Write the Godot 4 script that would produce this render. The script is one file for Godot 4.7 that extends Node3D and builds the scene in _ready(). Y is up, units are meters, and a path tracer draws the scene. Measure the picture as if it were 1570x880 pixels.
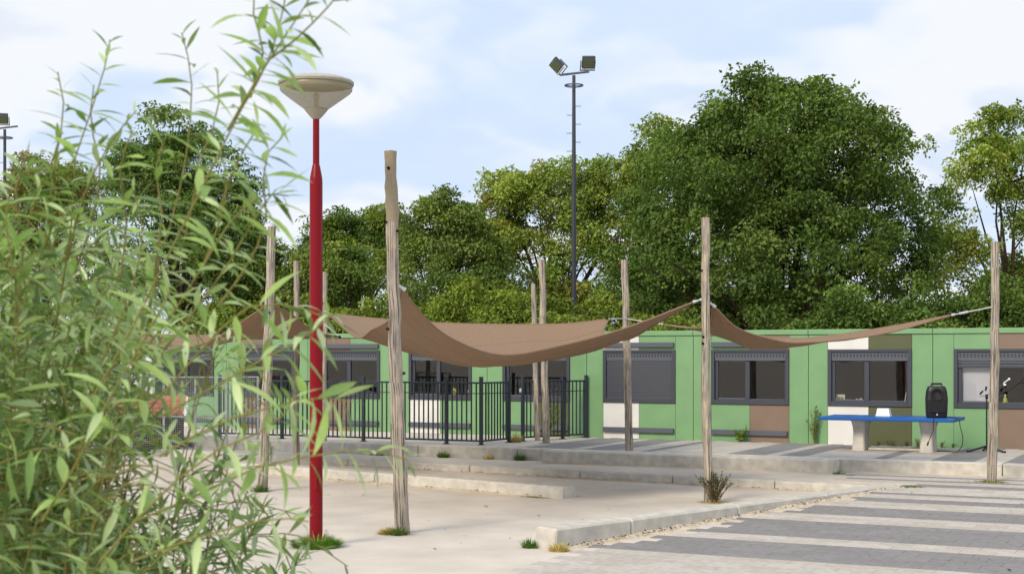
extends Node3D
# World axes: x runs along the long front wall, z points out of it over the playground, y is up; the pit floor is y = 0.

var rng := RandomNumberGenerator.new()
var M := {}
var cache := {}
var names := {}

# ------------------------------------------------------------------ small helpers
func lin(r: float, g: float, b: float) -> Color:
	return Color(r / 255.0, g / 255.0, b / 255.0)

func numbered(called: String) -> String:
	if not names.has(called):
		names[called] = 0
		return called
	names[called] += 1
	return "%s_%03d" % [called, names[called]]

func tag(o: Node, label: String, category: String, group := "") -> Node:
	o.set_meta("label", label)
	o.set_meta("category", category)
	if group != "":
		o.set_meta("group", group)
	return o

func base(called: String, at := Vector3.ZERO, turn := 0.0) -> Node3D:
	var o := Node3D.new()
	o.name = numbered(called)
	add_child(o)
	o.position = at
	o.rotation.y = turn
	return o

func thing(called: String, label: String, category: String, at := Vector3.ZERO, turn := 0.0, group := "") -> Node3D:
	var o := base(called, at, turn)
	tag(o, label, category, group)
	return o

func put(called: String, mesh: Mesh, m: Material, parent: Node = null, at := Vector3.ZERO, turn := Vector3.ZERO) -> MeshInstance3D:
	var o := MeshInstance3D.new()
	o.mesh = mesh
	o.material_override = m
	o.position = at
	o.rotation = turn
	if parent == null:
		o.name = numbered(called)
		add_child(o)
	else:
		o.name = called
		parent.add_child(o, true)
	return o

func structure(called: String, mesh: Mesh, m: Material, at := Vector3.ZERO) -> MeshInstance3D:
	var o := put(called, mesh, m, null, at)
	o.set_meta("kind", "structure")
	return o

func st_new() -> SurfaceTool:
	var st := SurfaceTool.new()
	st.begin(Mesh.PRIMITIVE_TRIANGLES)
	return st

func done(st: SurfaceTool, smooth := false) -> ArrayMesh:
	if not smooth:
		st.generate_normals()
	return st.commit()

func tri(st: SurfaceTool, a: Vector3, b: Vector3, c: Vector3) -> void:
	st.add_vertex(a); st.add_vertex(b); st.add_vertex(c)

func quad(st: SurfaceTool, a: Vector3, b: Vector3, c: Vector3, d: Vector3) -> void:
	tri(st, a, b, c); tri(st, a, c, d)

# a box with chamfered edges, 44 triangles, centred on c
func cbox_into(st: SurfaceTool, c: Vector3, s: Vector3, e: float, t := Basis.IDENTITY) -> void:
	var h := s * 0.5
	e = minf(e, minf(h.x, minf(h.y, h.z)) * 0.9)
	st.set_smooth_group(-1)
	var f := func(x: float, y: float, z: float) -> Vector3: return c + t * Vector3(x, y, z)
	for ax in 3:
		for sg in [-1.0, 1.0]:
			var u := (ax + 1) % 3
			var v := (ax + 2) % 3
			var p := []
			for k in [[-1, -1], [1, -1], [1, 1], [-1, 1]]:
				var q := Vector3.ZERO
				q[ax] = sg * h[ax]
				q[u] = k[0] * (h[u] - e)
				q[v] = k[1] * (h[v] - e)
				p.append(c + t * q)
			if sg > 0:
				quad(st, p[0], p[3], p[2], p[1])
			else:
				quad(st, p[0], p[1], p[2], p[3])
		for su in [-1.0, 1.0]:
			for sv in [-1.0, 1.0]:
				var u2 := (ax + 1) % 3
				var v2 := (ax + 2) % 3
				var a := Vector3.ZERO; var b := Vector3.ZERO
				a[ax] = -(h[ax] - e); b[ax] = h[ax] - e
				var a1 := a; var a2 := a; var b1 := b; var b2 := b
				a1[u2] = su * h[u2]; a1[v2] = sv * (h[v2] - e)
				a2[u2] = su * (h[u2] - e); a2[v2] = sv * h[v2]
				b1[u2] = a1[u2]; b1[v2] = a1[v2]
				b2[u2] = a2[u2]; b2[v2] = a2[v2]
				if su * sv > 0:
					quad(st, c + t * a1, c + t * a2, c + t * b2, c + t * b1)
				else:
					quad(st, c + t * a1, c + t * b1, c + t * b2, c + t * a2)
	for sx in [-1.0, 1.0]:
		for sy in [-1.0, 1.0]:
			for sz in [-1.0, 1.0]:
				var p1: Vector3 = f.call(sx * h.x, sy * (h.y - e), sz * (h.z - e))
				var p2: Vector3 = f.call(sx * (h.x - e), sy * h.y, sz * (h.z - e))
				var p3: Vector3 = f.call(sx * (h.x - e), sy * (h.y - e), sz * h.z)
				if sx * sy * sz > 0:
					tri(st, p1, p3, p2)
				else:
					tri(st, p1, p2, p3)

func cbox(s: Vector3, e := 0.006) -> Mesh:
	var key := "b%.3f,%.3f,%.3f,%.4f" % [s.x, s.y, s.z, e]
	if not cache.has(key):
		var st := st_new()
		cbox_into(st, Vector3.ZERO, s, e)
		cache[key] = done(st)
	return cache[key]

# box from its two corners
func bx(called: String, lo: Vector3, hi: Vector3, m: Material, parent: Node, e := 0.006) -> MeshInstance3D:
	return put(called, cbox(hi - lo, e), m, parent, (lo + hi) * 0.5)

# tube along points with a radius at each; smooth normals, uv = (round, metres along)
func tube_into(st: SurfaceTool, pts: Array, rad: Array, seg := 8, caps := true) -> void:
	var n := pts.size()
	var rings := []
	var norms := []
	var along := []
	var l := 0.0
	var side := Vector3.ZERO
	for i in n:
		var p: Vector3 = pts[i]
		var d: Vector3 = (pts[mini(i + 1, n - 1)] - pts[maxi(i - 1, 0)]).normalized()
		if i == 0:
			side = d.cross(Vector3(0.31, 0.17, 0.93)).normalized()
			if side.length() < 0.1:
				side = d.cross(Vector3.RIGHT).normalized()
		side = (side - d * side.dot(d)).normalized()
		var up := d.cross(side)
		if i > 0:
			l += (pts[i] - pts[i - 1]).length()
		along.append(l)
		var r: float = rad[i]
		var ring := PackedVector3Array()
		var nr := PackedVector3Array()
		for k in seg + 1:
			var a := TAU * k / seg
			var v := side * cos(a) + up * sin(a)
			ring.append(p + v * r)
			nr.append(v)
		rings.append(ring)
		norms.append(nr)
	for i in n - 1:
		for k in seg:
			var idx := [[i, k], [i + 1, k + 1], [i, k + 1], [i, k], [i + 1, k], [i + 1, k + 1]]
			for q in idx:
				st.set_normal(norms[q[0]][q[1]])
				st.set_uv(Vector2(float(q[1]) / seg, along[q[0]]))
				st.add_vertex(rings[q[0]][q[1]])
	if caps:
		for e in [0, n - 1]:
			var d2: Vector3 = (pts[1] - pts[0]).normalized() * -1.0 if e == 0 else (pts[n - 1] - pts[n - 2]).normalized()
			for k in seg:
				var three := [pts[e], rings[e][k], rings[e][k + 1]] if e != 0 else [pts[e], rings[e][k + 1], rings[e][k]]
				for v in three:
					st.set_normal(d2)
					st.set_uv(Vector2(0.5, along[e]))
					st.add_vertex(v)

func tube(pts: Array, rad: Array, seg := 8) -> ArrayMesh:
	var st := st_new()
	tube_into(st, pts, rad, seg)
	return done(st, true)

# surface of revolution round y: profile of Vector2(radius, height)
func lathe(prof: Array, seg := 32) -> ArrayMesh:
	var st := st_new()
	st.set_smooth_group(0)
	for i in prof.size() - 1:
		var a: Vector2 = prof[i]
		var b: Vector2 = prof[i + 1]
		var nn := Vector2(b.y - a.y, -(b.x - a.x)).normalized()
		for k in seg:
			var t0 := TAU * k / seg
			var t1 := TAU * (k + 1) / seg
			var pr := [[a, t0], [b, t1], [b, t0], [a, t0], [a, t1], [b, t1]]
			for q in pr:
				st.set_normal(Vector3(nn.x * cos(q[1]), nn.y, nn.x * sin(q[1])))
				st.set_uv(Vector2(q[1] / TAU, q[0].y))
				st.add_vertex(Vector3(q[0].x * cos(q[1]), q[0].y, q[0].x * sin(q[1])))
	return done(st, true)

func catmull(p: Array, t: float) -> Vector3:
	var n := p.size() - 1
	var x := clampf(t, 0.0, 1.0) * n
	var i := mini(int(x), n - 1)
	var p0: Vector3 = p[i - 1] if i > 0 else p[i] * 2.0 - p[i + 1]
	var p3: Vector3 = p[i + 2] if i + 2 <= n else p[i + 1] * 2.0 - p[i]
	return p[i].cubic_interpolate(p[i + 1], p0, p3, x - i)

# ------------------------------------------------------------------ textures and materials
func noise(sd: int, freq: float, oct := 4) -> FastNoiseLite:
	var n := FastNoiseLite.new()
	n.seed = sd
	n.noise_type = FastNoiseLite.TYPE_SIMPLEX_SMOOTH
	n.frequency = freq
	n.fractal_octaves = oct
	return n

# grey texture between lo and hi out of two layers of seamless noise
func grey_tex(size: int, sd: int, coarse: float, fine: float, mixf: float, lo: float, hi: float, specks := 0, sx := 1) -> ImageTexture:
	var a := noise(sd, coarse, 4).get_seamless_image(size, size)
	var b := noise(sd + 7, fine, 3).get_seamless_image(size, size)
	a.convert(Image.FORMAT_L8)
	b.convert(Image.FORMAT_L8)
	var da := a.get_data()
	var db := b.get_data()
	var out := PackedByteArray()
	out.resize(size * size)
	for i in size * size:
		var v := lerpf(da[i], db[i], mixf) / 255.0
		out[i] = clampi(int(255.0 * lerpf(lo, hi, clampf((v - 0.5) * 1.5 + 0.5, 0.0, 1.0))), 0, 255)
	var r := RandomNumberGenerator.new()
	r.seed = sd
	for k in specks:
		var x := r.randi() % size
		var y := r.randi() % size
		var d := r.randf_range(0.35, 0.8)
		for j in 1 + r.randi() % 3:
			var q := y * size + (x + j) % size
			out[q] = int(out[q] * d)
	var im := Image.create_from_data(size, size, false, Image.FORMAT_L8, out)
	im.convert(Image.FORMAT_RGB8)
	return ImageTexture.create_from_image(im)

# wood: long streaks along v, with dark checks
func wood_tex() -> ImageTexture:
	var w := 256
	var h := 1024
	var n1 := noise(31, 0.05, 4)
	var n2 := noise(32, 0.012, 3)
	var n3 := noise(33, 0.11, 2)
	var im := Image.create(w, h, false, Image.FORMAT_RGB8)
	for y in h:
		for x in w:
			var a := TAU * x / w
			var c := cos(a) * 40.0
			var s := sin(a) * 40.0
			var st := n1.get_noise_3d(c, s, y * 0.05)
			var bl := n2.get_noise_3d(c, s, y * 0.6)
			var ck := n3.get_noise_3d(c * 0.9, s * 0.9, y * 0.018)
			var v := 0.84 + st * 0.16 + bl * 0.16
			if ck > 0.36:
				v *= 0.6
			var warm := clampf(0.5 + bl * 0.9, 0.0, 1.0)
			im.set_pixel(x, y, Color(clampf(v, 0, 1), clampf(v * lerpf(0.96, 0.94, warm), 0, 1), clampf(v * lerpf(0.93, 0.86, warm), 0, 1)))
	return ImageTexture.create_from_image(im)

func mat(name_: String, c: Color, rough := 0.8, spec := 0.5) -> StandardMaterial3D:
	var m := StandardMaterial3D.new()
	m.resource_name = name_
	m.albedo_color = c
	m.roughness = rough
	m.metallic_specular = spec
	M[name_] = m
	return m

func textured(m: StandardMaterial3D, t: Texture2D, per_metre: float, relief := 0.0) -> StandardMaterial3D:
	m.albedo_texture = t
	m.uv1_triplanar = true
	m.uv1_world_triplanar = true
	m.uv1_scale = Vector3.ONE * per_metre
	if relief > 0.0:
		m.heightmap_enabled = true
		m.heightmap_texture = t
		m.heightmap_scale = relief
	return m

func materials() -> void:
	var t_conc := grey_tex(1024, 3, 0.006, 0.12, 0.35, 0.82, 1.0, 1400)
	var t_sand := grey_tex(1024, 11, 0.004, 0.2, 0.3, 0.90, 1.0, 500)
	var t_pave := grey_tex(512, 29, 0.02, 0.3, 0.25, 0.9, 1.0, 60)
	var t_wall := grey_tex(512, 19, 0.008, 0.2, 0.15, 0.955, 1.0)
	var t_cloth := grey_tex(512, 23, 0.01, 0.4, 0.5, 0.88, 1.0)
	var t_wood := wood_tex()
	textured(mat("sand", Color(0.84, 0.80, 0.745), 0.95, 0.3), t_sand, 0.16, 0.4)
	textured(mat("loose_sand", Color(0.84, 0.78, 0.69), 1.0, 0.2), t_sand, 0.7, 1.0)
	textured(mat("concrete", Color(0.85, 0.825, 0.775), 0.9, 0.3), t_conc, 0.55, 0.5)
	textured(mat("green", lin(122, 163, 114), 0.5), t_wall, 0.3)
	textured(mat("white_panel", lin(226, 224, 218), 0.5), t_wall, 0.3)
	textured(mat("brown_panel", lin(132, 111, 94), 0.5), t_wall, 0.3)
	textured(mat("olive_panel", lin(86, 90, 56), 0.5), t_wall, 0.3)
	mat("seam", lin(48, 60, 46), 0.9)
	mat("frame", lin(62, 65, 74), 0.45)
	mat("bumper", lin(84, 88, 96), 0.5)
	mat("room", lin(78, 74, 68), 0.9)
	mat("roof", lin(120, 120, 118), 0.9)
	var gl := mat("glass", Color(0.03, 0.035, 0.035, 0.15), 0.02)
	gl.transparency = BaseMaterial3D.TRANSPARENCY_ALPHA
	mat("fence", lin(42, 50, 58), 0.45)
	mat("galvanised", lin(168, 172, 176), 0.45).metallic = 0.6
	mat("red_paint", lin(122, 0, 16), 0.35, 0.35)
	var sh := mat("lamp_shade", Color(0.62, 0.585, 0.47, 0.66), 0.35)
	sh.transparency = BaseMaterial3D.TRANSPARENCY_ALPHA
	textured(sh, t_wall, 0.8)
	textured(mat("lamp_cap", lin(196, 192, 180), 0.8), t_conc, 2.0, 0.5)
	mat("lamp_grey", lin(150, 144, 126), 0.5)
	mat("steel_dark", lin(66, 70, 80), 0.5).metallic = 0.3
	mat("mast_grey", lin(52, 55, 64), 0.5)
	mat("lens", lin(104, 110, 84), 0.25)
	mat("aluminium", lin(205, 208, 212), 0.4).metallic = 0.3
	textured(mat("sail", lin(146, 120, 97), 0.8, 0.3), t_cloth, 1.6)
	mat("cord", lin(200, 196, 188), 0.7)
	mat("blue_top", lin(6, 84, 158), 0.45)
	mat("black", lin(18, 18, 20), 0.5)
	mat("grille", lin(12, 12, 13), 0.75)
	mat("white", lin(232, 234, 236), 0.6)
	mat("board", lin(238, 238, 244), 0.5)
	mat("yellow", lin(214, 214, 60), 0.5)
	mat("orange", lin(230, 120, 30), 0.5)
	mat("teal", lin(40, 140, 140), 0.5)
	textured(mat("clay", lin(206, 122, 82), 0.85), t_conc, 1.2)
	textured(mat("pale_board", lin(196, 182, 168), 0.85), t_conc, 0.8)
	textured(mat("house_wall", lin(150, 132, 104), 0.9), t_conc, 0.5)
	var wd := mat("wood", Color(0.79, 0.775, 0.75), 0.9, 0.2)
	wd.albedo_texture = t_wood
	wd.uv1_scale = Vector3(1, 0.42, 1)
	wd.heightmap_enabled = true
	wd.heightmap_texture = t_wood
	wd.heightmap_scale = 2.2
	textured(mat("pole_bark", lin(178, 163, 137), 0.95, 0.2), t_conc, 5.0, 1.5)
	mat("bark", lin(70, 60, 48), 0.95, 0.2)
	mat("twig", lin(126, 122, 70), 0.8, 0.2)
	mat("dry_twig", lin(112, 92, 66), 0.9, 0.2)
	var lf := mat("leaf_copies", Color.WHITE, 0.7, 0.25)
	lf.vertex_color_use_as_albedo = true
	lf.backlight_enabled = true
	lf.backlight = Color(0.7, 0.8, 0.25)
	var pv := textured(mat("paver_copies", Color.WHITE, 0.9, 0.3), t_pave, 0.7, 0.2)
	pv.vertex_color_use_as_albedo = true
	for k in 3:
		textured(mat("paver_dark_%d" % k, Color(0.55 + 0.012 * k, 0.537 + 0.012 * k, 0.53 + 0.012 * k), 0.9, 0.3), t_pave, 0.7, 0.2)
		textured(mat("paver_light_%d" % k, Color(0.745 + 0.02 * k, 0.71 + 0.022 * k, 0.665 + 0.025 * k), 0.9, 0.3), t_pave, 0.7, 0.2)
	var wl := [[148, 170, 104], [170, 190, 128], [106, 132, 76], [190, 204, 156]]
	for k in 4:
		var m := mat("willow_%d" % k, lin(wl[k][0], wl[k][1], wl[k][2]), 0.42, 0.5)
		m.backlight_enabled = true
		m.backlight = Color(0.66, 0.80, 0.38)

# ------------------------------------------------------------------ sky, sun, camera
func sky_image() -> ImageTexture:
	var w := 2048
	var h := 1024
	var nb := noise(5, 0.9, 5)
	var nw := noise(9, 2.3, 5)
	var buf := PackedByteArray()
	buf.resize(w * h * 3)
	var blue := Color(0.615, 0.68, 0.765)
	var white := Color(0.735, 0.747, 0.77)
	var grey := Color(0.675, 0.70, 0.74)
	for y in h:
		var el := (0.5 - (y + 0.5) / h) * PI
		for x in w:
			var c := white
			if el > 0.0:
				var az := TAU * (x + 0.5) / w
				var k := 1.0 / (sin(el) + 0.13)
				var px := cos(el) * sin(az) * k
				var pz := cos(el) * cos(az) * k
				var b := nb.get_noise_2d(px * 0.75, pz * 0.75)
				var s := nw.get_noise_2d(px * 0.6 + b * 0.8, pz * 0.6)
				var open := smoothstep(-0.3, 0.35, b + s * 0.5) * 0.75
				var shade := smoothstep(-0.05, 0.45, s - b * 0.3) * 0.75
				c = white.lerp(grey, shade).lerp(blue, open)
			else:
				c = Color(0.8, 0.8, 0.78)
			var i := (y * w + x) * 3
			buf[i] = int(c.r * 255)
			buf[i + 1] = int(c.g * 255)
			buf[i + 2] = int(c.b * 255)
	return ImageTexture.create_from_image(Image.create_from_data(w, h, false, Image.FORMAT_RGB8, buf))

func camera_and_light() -> void:
	var cam := Camera3D.new()
	cam.name = "camera"
	var at := CameraAttributesPhysical.new()
	at.frustum_near = 0.05
	at.frustum_far = 1500.0
	at.frustum_focal_length = 50.0
	at.frustum_focus_distance = 26.0
	at.exposure_aperture = 8.0
	cam.attributes = at
	add_child(cam)
	cam.projection = Camera3D.PROJECTION_FRUSTUM
	cam.near = 0.05
	cam.far = 1500.0
	cam.size = 2.0 * 0.05 * 440.0 / 2180.0
	cam.frustum_offset = Vector2(0.0, 0.05 * 108.0 / 2180.0)
	cam.position = Vector3(8.72, 2.35, 32.08)
	cam.rotation.y = deg_to_rad(27.0)
	cam.current = true
	var env := Environment.new()
	env.background_mode = Environment.BG_SKY
	var pm := PanoramaSkyMaterial.new()
	pm.panorama = sky_image()
	var sky := Sky.new()
	sky.sky_material = pm
	env.sky = sky
	env.sky_rotation = Vector3(0, deg_to_rad(-16.0), 0)
	env.tonemap_mode = Environment.TONE_MAPPER_LINEAR
	env.tonemap_exposure = 1.86
	env.sdfgi_enabled = true
	env.ssao_enabled = true
	env.ssil_enabled = true
	var we := WorldEnvironment.new()
	we.name = "environment"
	we.environment = env
	add_child(we)
	var sun := DirectionalLight3D.new()
	sun.name = "sun"
	sun.light_energy = 0.5
	sun.light_angular_distance = 18.0
	sun.light_color = Color(1.0, 0.95, 0.87)
	sun.shadow_enabled = true
	add_child(sun)
	# veiled sun over the viewer's left shoulder
	sun.look_at_from_position(Vector3(-3.0, 11.0, 14.5), Vector3.ZERO)

# ------------------------------------------------------------------ ground and terraces
func c_line(z: float) -> float:      # the slanting kerb between pit and plaza: x at z
	return 1.34 + (16.4 - z) * 2.2 / 8.75

func b_line(x: float) -> float:      # the low kerb along the far side of the pit: z at x
	return 6.15 + (x + 10.0) * 0.111

func ramp(z: float) -> float:
	return clampf(0.14 * (16.4 - z) / 8.8, 0.0, 0.14)

func block_between(called: String, a: Vector3, b: Vector3, width: float, y0a: float, y0b: float, m: Material, parent: Node, e := 0.02) -> MeshInstance3D:
	# a kerb stone whose front top edge runs a -> b, going back by width to the side away from +z / +x
	var d := Vector3(b.x - a.x, 0, b.z - a.z).normalized()
	var back := Vector3(d.z, 0, -d.x) * width
	var st := st_new()
	st.set_smooth_group(-1)
	var up := Vector3(0, e, 0)
	var inw := back.normalized() * e
	var ia := d * e
	var ft_a := a; var ft_b := b; var bt_a := a + back; var bt_b := b + back
	var prof := func(p: Vector3, y0: float, along: Vector3) -> Array:
		var q := p + back
		return [Vector3(p.x, y0, p.z) + along, p - up + along, p + inw + along, q - inw + along, q - up + along, Vector3(q.x, y0, q.z) + along]
	var rows := [prof.call(a, y0a, ia), prof.call(b, y0b, -ia)]
	# slightly shrunk end faces give worn corners
	var mid := func(arr: Array, k: float) -> Array:
		var c := Vector3.ZERO
		for v in arr: c += v
		c /= arr.size()
		var o := []
		for v in arr: o.append(c + (v - c) * k)
		return o
	var e0: Array = mid.call(prof.call(a, y0a, Vector3.ZERO), 0.9)
	var e1: Array = mid.call(prof.call(b, y0b, Vector3.ZERO), 0.9)
	var secs := [e0, rows[0], rows[1], e1]
	for s in 3:
		for k in 6:
			var k2 := (k + 1) % 6
			quad(st, secs[s][k], secs[s][k2], secs[s + 1][k2], secs[s + 1][k])
	for k in range(1, 5):
		tri(st, e0[0], e0[k + 1], e0[k])
		tri(st, e1[0], e1[k], e1[k + 1])
	return put(called, done(st), m, parent)

func drift(at: Vector3, along: Vector3, width: float, h: float, sd: int) -> void:
	pass

func ground() -> void:
	var st := st_new()
	# the wide ground sheet
	quad(st, Vector3(-700, 0, -700), Vector3(700, 0, -700), Vector3(700, 0, 700), Vector3(-700, 0, 700))
	structure("ground", done(st), M.sand)
	# tier between pit and platform, and the plaza bed that ramps down to the pit floor
	var s2 := st_new()
	var n := 40
	for i in n:
		var x0 := lerpf(-16.0, 3.5, float(i) / n)
		var x1 := lerpf(-16.0, 3.5, float(i + 1) / n)
		quad(s2, Vector3(x0, 0.136, 4.2), Vector3(x1, 0.136, 4.2), Vector3(x1, 0.136, b_line(x1) - 0.05), Vector3(x0, 0.136, b_line(x0) - 0.05))
	structure("terrace", done(s2), M.sand)
	var s3 := st_new()
	for i in 60:
		var z0 := lerpf(4.2, 22.0, i / 60.0)
		var z1 := lerpf(4.2, 22.0, (i + 1) / 60.0)
		var l0 := maxf(c_line(z0) - 0.1, 0.5) if z0 > 7.6 else 3.5
		var l1 := maxf(c_line(z1) - 0.1, 0.5) if z1 > 7.6 else 3.5
		quad(s3, Vector3(l0, ramp(z0) + 0.004, z0), Vector3(22, ramp(z0) + 0.004, z0), Vector3(22, ramp(z1) + 0.004, z1), Vector3(l1, ramp(z1) + 0.004, z1))
	structure("plaza_bed", done(s3), M.sand)
	var s4 := st_new()
	quad(s4, Vector3(-20, 0.372, -0.02), Vector3(22, 0.372, -0.02), Vector3(22, 0.372, 4.5), Vector3(-20, 0.372, 4.5))
	structure("platform_bed", done(s4), M.sand)

func kerbs() -> void:
	# platform edge
	var k := base("platform_kerb")
	tag(k, "long concrete kerb stepping up to the paved strip before the green building", "kerb")
	var xs := [-14.0, -10.6, -7.6, -5.1, -1.9, 1.75, 4.9, 8.0, 11.0, 14.0]
	for i in xs.size() - 1:
		block_between("kerb_block", Vector3(xs[i] + 0.008, 0.392, 4.7), Vector3(xs[i + 1] - 0.008, 0.392, 4.7), 0.3, 0.05, 0.05, M.concrete, k)
	# block bench in front of it
	var b := thing("bench_block", "long low concrete seating block built against the platform kerb", "bench", Vector3.ZERO, 0.0)
	block_between("seat_block", Vector3(-4.25, 0.398, 5.24), Vector3(1.9, 0.398, 5.24), 0.52, 0.08, 0.08, M.concrete, b, 0.025)
	# low kerb round the pit
	var p := base("pit_kerb")
	tag(p, "low concrete kerb along the far side of the sunken sand pit", "kerb")
	xs = [-14.5, -11.4, -8.4, -5.2, -2.6, -0.62, 1.4, 3.45]
	for i in xs.size() - 1:
		var x0: float = xs[i] + 0.008
		var x1: float = xs[i + 1] - 0.008
		block_between("kerb_block", Vector3(x0, 0.155, b_line(x0)), Vector3(x1, 0.155, b_line(x1)), 0.32, -0.05, -0.05, M.concrete, p)
	# slanting kerb towards the plaza
	var c := base("slanting_kerb")
	tag(c, "slanting concrete kerb between the sand pit and the striped paving", "kerb")
	var zs := [16.42, 14.9, 12.4, 9.9, 7.45]
	for i in zs.size() - 1:
		var z0: float = zs[i] - 0.008
		var z1: float = zs[i + 1] + 0.008
		var t0 := lerpf(0.262, 0.178, (16.4 - z0) / 8.8)
		var t1 := lerpf(0.262, 0.178, (16.4 - z1) / 8.8)
		block_between("kerb_block", Vector3(c_line(z0), t0, z0), Vector3(c_line(z1), t1, z1), 0.33, -0.05, -0.05, M.concrete, c, 0.025)
	# free bench
	var f := thing("concrete_bench", "free-standing long concrete bench lying in the sand of the pit", "bench")
	block_between("seat_block", Vector3(-9.8, 0.2, 8.72), Vector3(-5.6, 0.2, 9.66), 0.4, -0.05, -0.05, M.concrete, f, 0.025)
	block_between("seat_block", Vector3(-5.58, 0.2, 9.665), Vector3(-1.25, 0.2, 10.68), 0.4, -0.05, -0.05, M.concrete, f, 0.03)

func paver_mesh(w: float, d: float) -> Mesh:
	var st := st_new()
	st.set_smooth_group(-1)
	var e := 0.0025
	var lo := -0.03
	var t := [Vector3(-w + e, 0, -d + e), Vector3(w - e, 0, -d + e), Vector3(w - e, 0, d - e), Vector3(-w + e, 0, d - e)]
	var s := [Vector3(-w, -e, -d), Vector3(w, -e, -d), Vector3(w, -e, d), Vector3(-w, -e, d)]
	quad(st, t[0], t[1], t[2], t[3])
	for k in 4:
		var j := (k + 1) % 4
		quad(st, t[k], s[k], s[j], t[j])
		quad(st, s[k], s[k] + Vector3(0, lo, 0), s[j] + Vector3(0, lo, 0), s[j])
	return done(st)

func paving() -> void:
	var dark_z := [[14.75, 16.07], [12.62, 14.1], [10.65, 11.82], [9.43, 9.88], [8.45, 8.75], [6.95, 7.5], [6.1, 6.35], [5.35, 5.6]]
	var dark_x := [[-5.1, -4.0], [-3.75, -3.05], [-2.42, -2.2], [-0.6, 0.25], [0.55, 1.0], [2.4, 2.75], [3.55, 4.35], [4.75, 6.0], [7.2, 7.6], [8.4, 9.6]]
	var cells := []   # [position, dark, along_z]
	var pw := 0.40
	var pd := 0.27
	var row := 0
	var z := 4.86
	while z < 19.5:
		var left := 3.6
		if z > 15.6:
			left = 1.75 - (z - 15.6) * 0.05
		elif z > 7.8:
			left = 1.95 + (15.66 - z) * 0.215
		elif z < 5.3:
			left = 2.1
		else:
			left = 2.2 if z < b_line(2.0) - 0.5 else 3.7
		var x := floorf(left / pw) * pw + (0.2 if row % 2 else 0.0)
		while x < 13.5:
			if x > left:
				var dk := false
				for q in dark_z:
					if z > q[0] and z < q[1]:
						dk = true
				cells.append([Vector3(x, ramp(z) + 0.012, z), dk, false])
			x += pw
		z += pd
		row += 1
	var split := cells.size()
	# platform strip: rows run across it
	var x2 := -5.25
	row = 0
	while x2 < 13.0:
		var z2 := 0.25 + (0.2 if row % 2 else 0.0)
		while z2 < 4.35:
			var dk2 := false
			for q in dark_x:
				if x2 > q[0] and x2 < q[1]:
					dk2 = true
			cells.append([Vector3(x2, 0.386, z2), dk2, true])
			z2 += pw
		x2 += pd
		row += 1
	var mesh := paver_mesh(pw * 0.5 - 0.0012, pd * 0.5 - 0.0012)
	var eye := Vector3(8.72, 2.35, 32.08)
	var fields := []
	var root := base("plaza_paving")
	root.set_meta("kind", "structure")
	var root2 := base("platform_paving")
	root2.set_meta("kind", "structure")
	for part in 2:
		var idx := []
		for i in range(0 if part == 0 else split, split if part == 0 else cells.size()):
			idx.append(i)
		var score := func(i: int) -> float:
			var p: Vector3 = cells[i][0] - eye
			var dd := -p.x * 0.454 - p.z * 0.891
			var rr := p.x * 0.891 - p.z * 0.454
			return dd + (1000.0 if absf(rr / dd) > 0.352 or p.y / dd < -0.148 else 0.0)
		idx.sort_custom(func(i, j): return score.call(i) < score.call(j))
		var rest := []
		for k in idx.size():
			var cell: Array = cells[idx[k]]
			var jig := Vector3(rng.randf_range(-0.001, 0.001), rng.randf_range(-0.0007, 0.0007), rng.randf_range(-0.001, 0.001))
			var turn := Vector3(rng.randf_range(-0.002, 0.002), (PI / 2 if cell[2] else 0.0) + rng.randf_range(-0.003, 0.003), rng.randf_range(-0.002, 0.002))
			if k < (295 if part == 0 else 0):
				put("paver", mesh, M["paver_%s_%d" % ["dark" if cell[1] else "light", rng.randi() % 3]], root if part == 0 else root2, cell[0] + jig, turn)
			else:
				var v := rng.randf()
				var c := Color(0.55 + 0.024 * v, 0.537 + 0.024 * v, 0.53 + 0.024 * v) if cell[1] else Color(0.745 + 0.04 * v, 0.71 + 0.044 * v, 0.665 + 0.05 * v)
				rest.append([Transform3D(Basis.from_euler(turn), cell[0] + jig), c.srgb_to_linear()])
		var o := copies("paver_field", mesh, M.paver_copies, rest, root if part == 0 else root2)
		o.set_meta("kind", "stuff")

func copies(called: String, mesh: Mesh, m: Material, list: Array, parent: Node) -> MultiMeshInstance3D:
	var mm := MultiMesh.new()
	mm.transform_format = MultiMesh.TRANSFORM_3D
	mm.use_colors = true
	mm.mesh = mesh
	mm.instance_count = list.size()
	var buf := PackedFloat32Array()
	buf.resize(list.size() * 16)
	var i := 0
	for q in list:
		var t: Transform3D = q[0]
		var c: Color = q[1]
		var b := t.basis
		var o := t.origin
		buf[i] = b.x.x; buf[i + 1] = b.y.x; buf[i + 2] = b.z.x; buf[i + 3] = o.x
		buf[i + 4] = b.x.y; buf[i + 5] = b.y.y; buf[i + 6] = b.z.y; buf[i + 7] = o.y
		buf[i + 8] = b.x.z; buf[i + 9] = b.y.z; buf[i + 10] = b.z.z; buf[i + 11] = o.z
		buf[i + 12] = c.r; buf[i + 13] = c.g; buf[i + 14] = c.b; buf[i + 15] = 1.0
		i += 16
	mm.buffer = buf
	var o2 := MultiMeshInstance3D.new()
	o2.name = called
	o2.multimesh = mm
	o2.material_override = m
	parent.add_child(o2, true)
	return o2

# ------------------------------------------------------------------ building
const BY := 0.372          # foot of the wall
const WIN_LO := 1.25
const WIN_HI := 2.53
const WALL_HI := 2.87
const ROOF_HI := 2.99
const PITCH := 2.78
const WIN_W := 1.88

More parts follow.
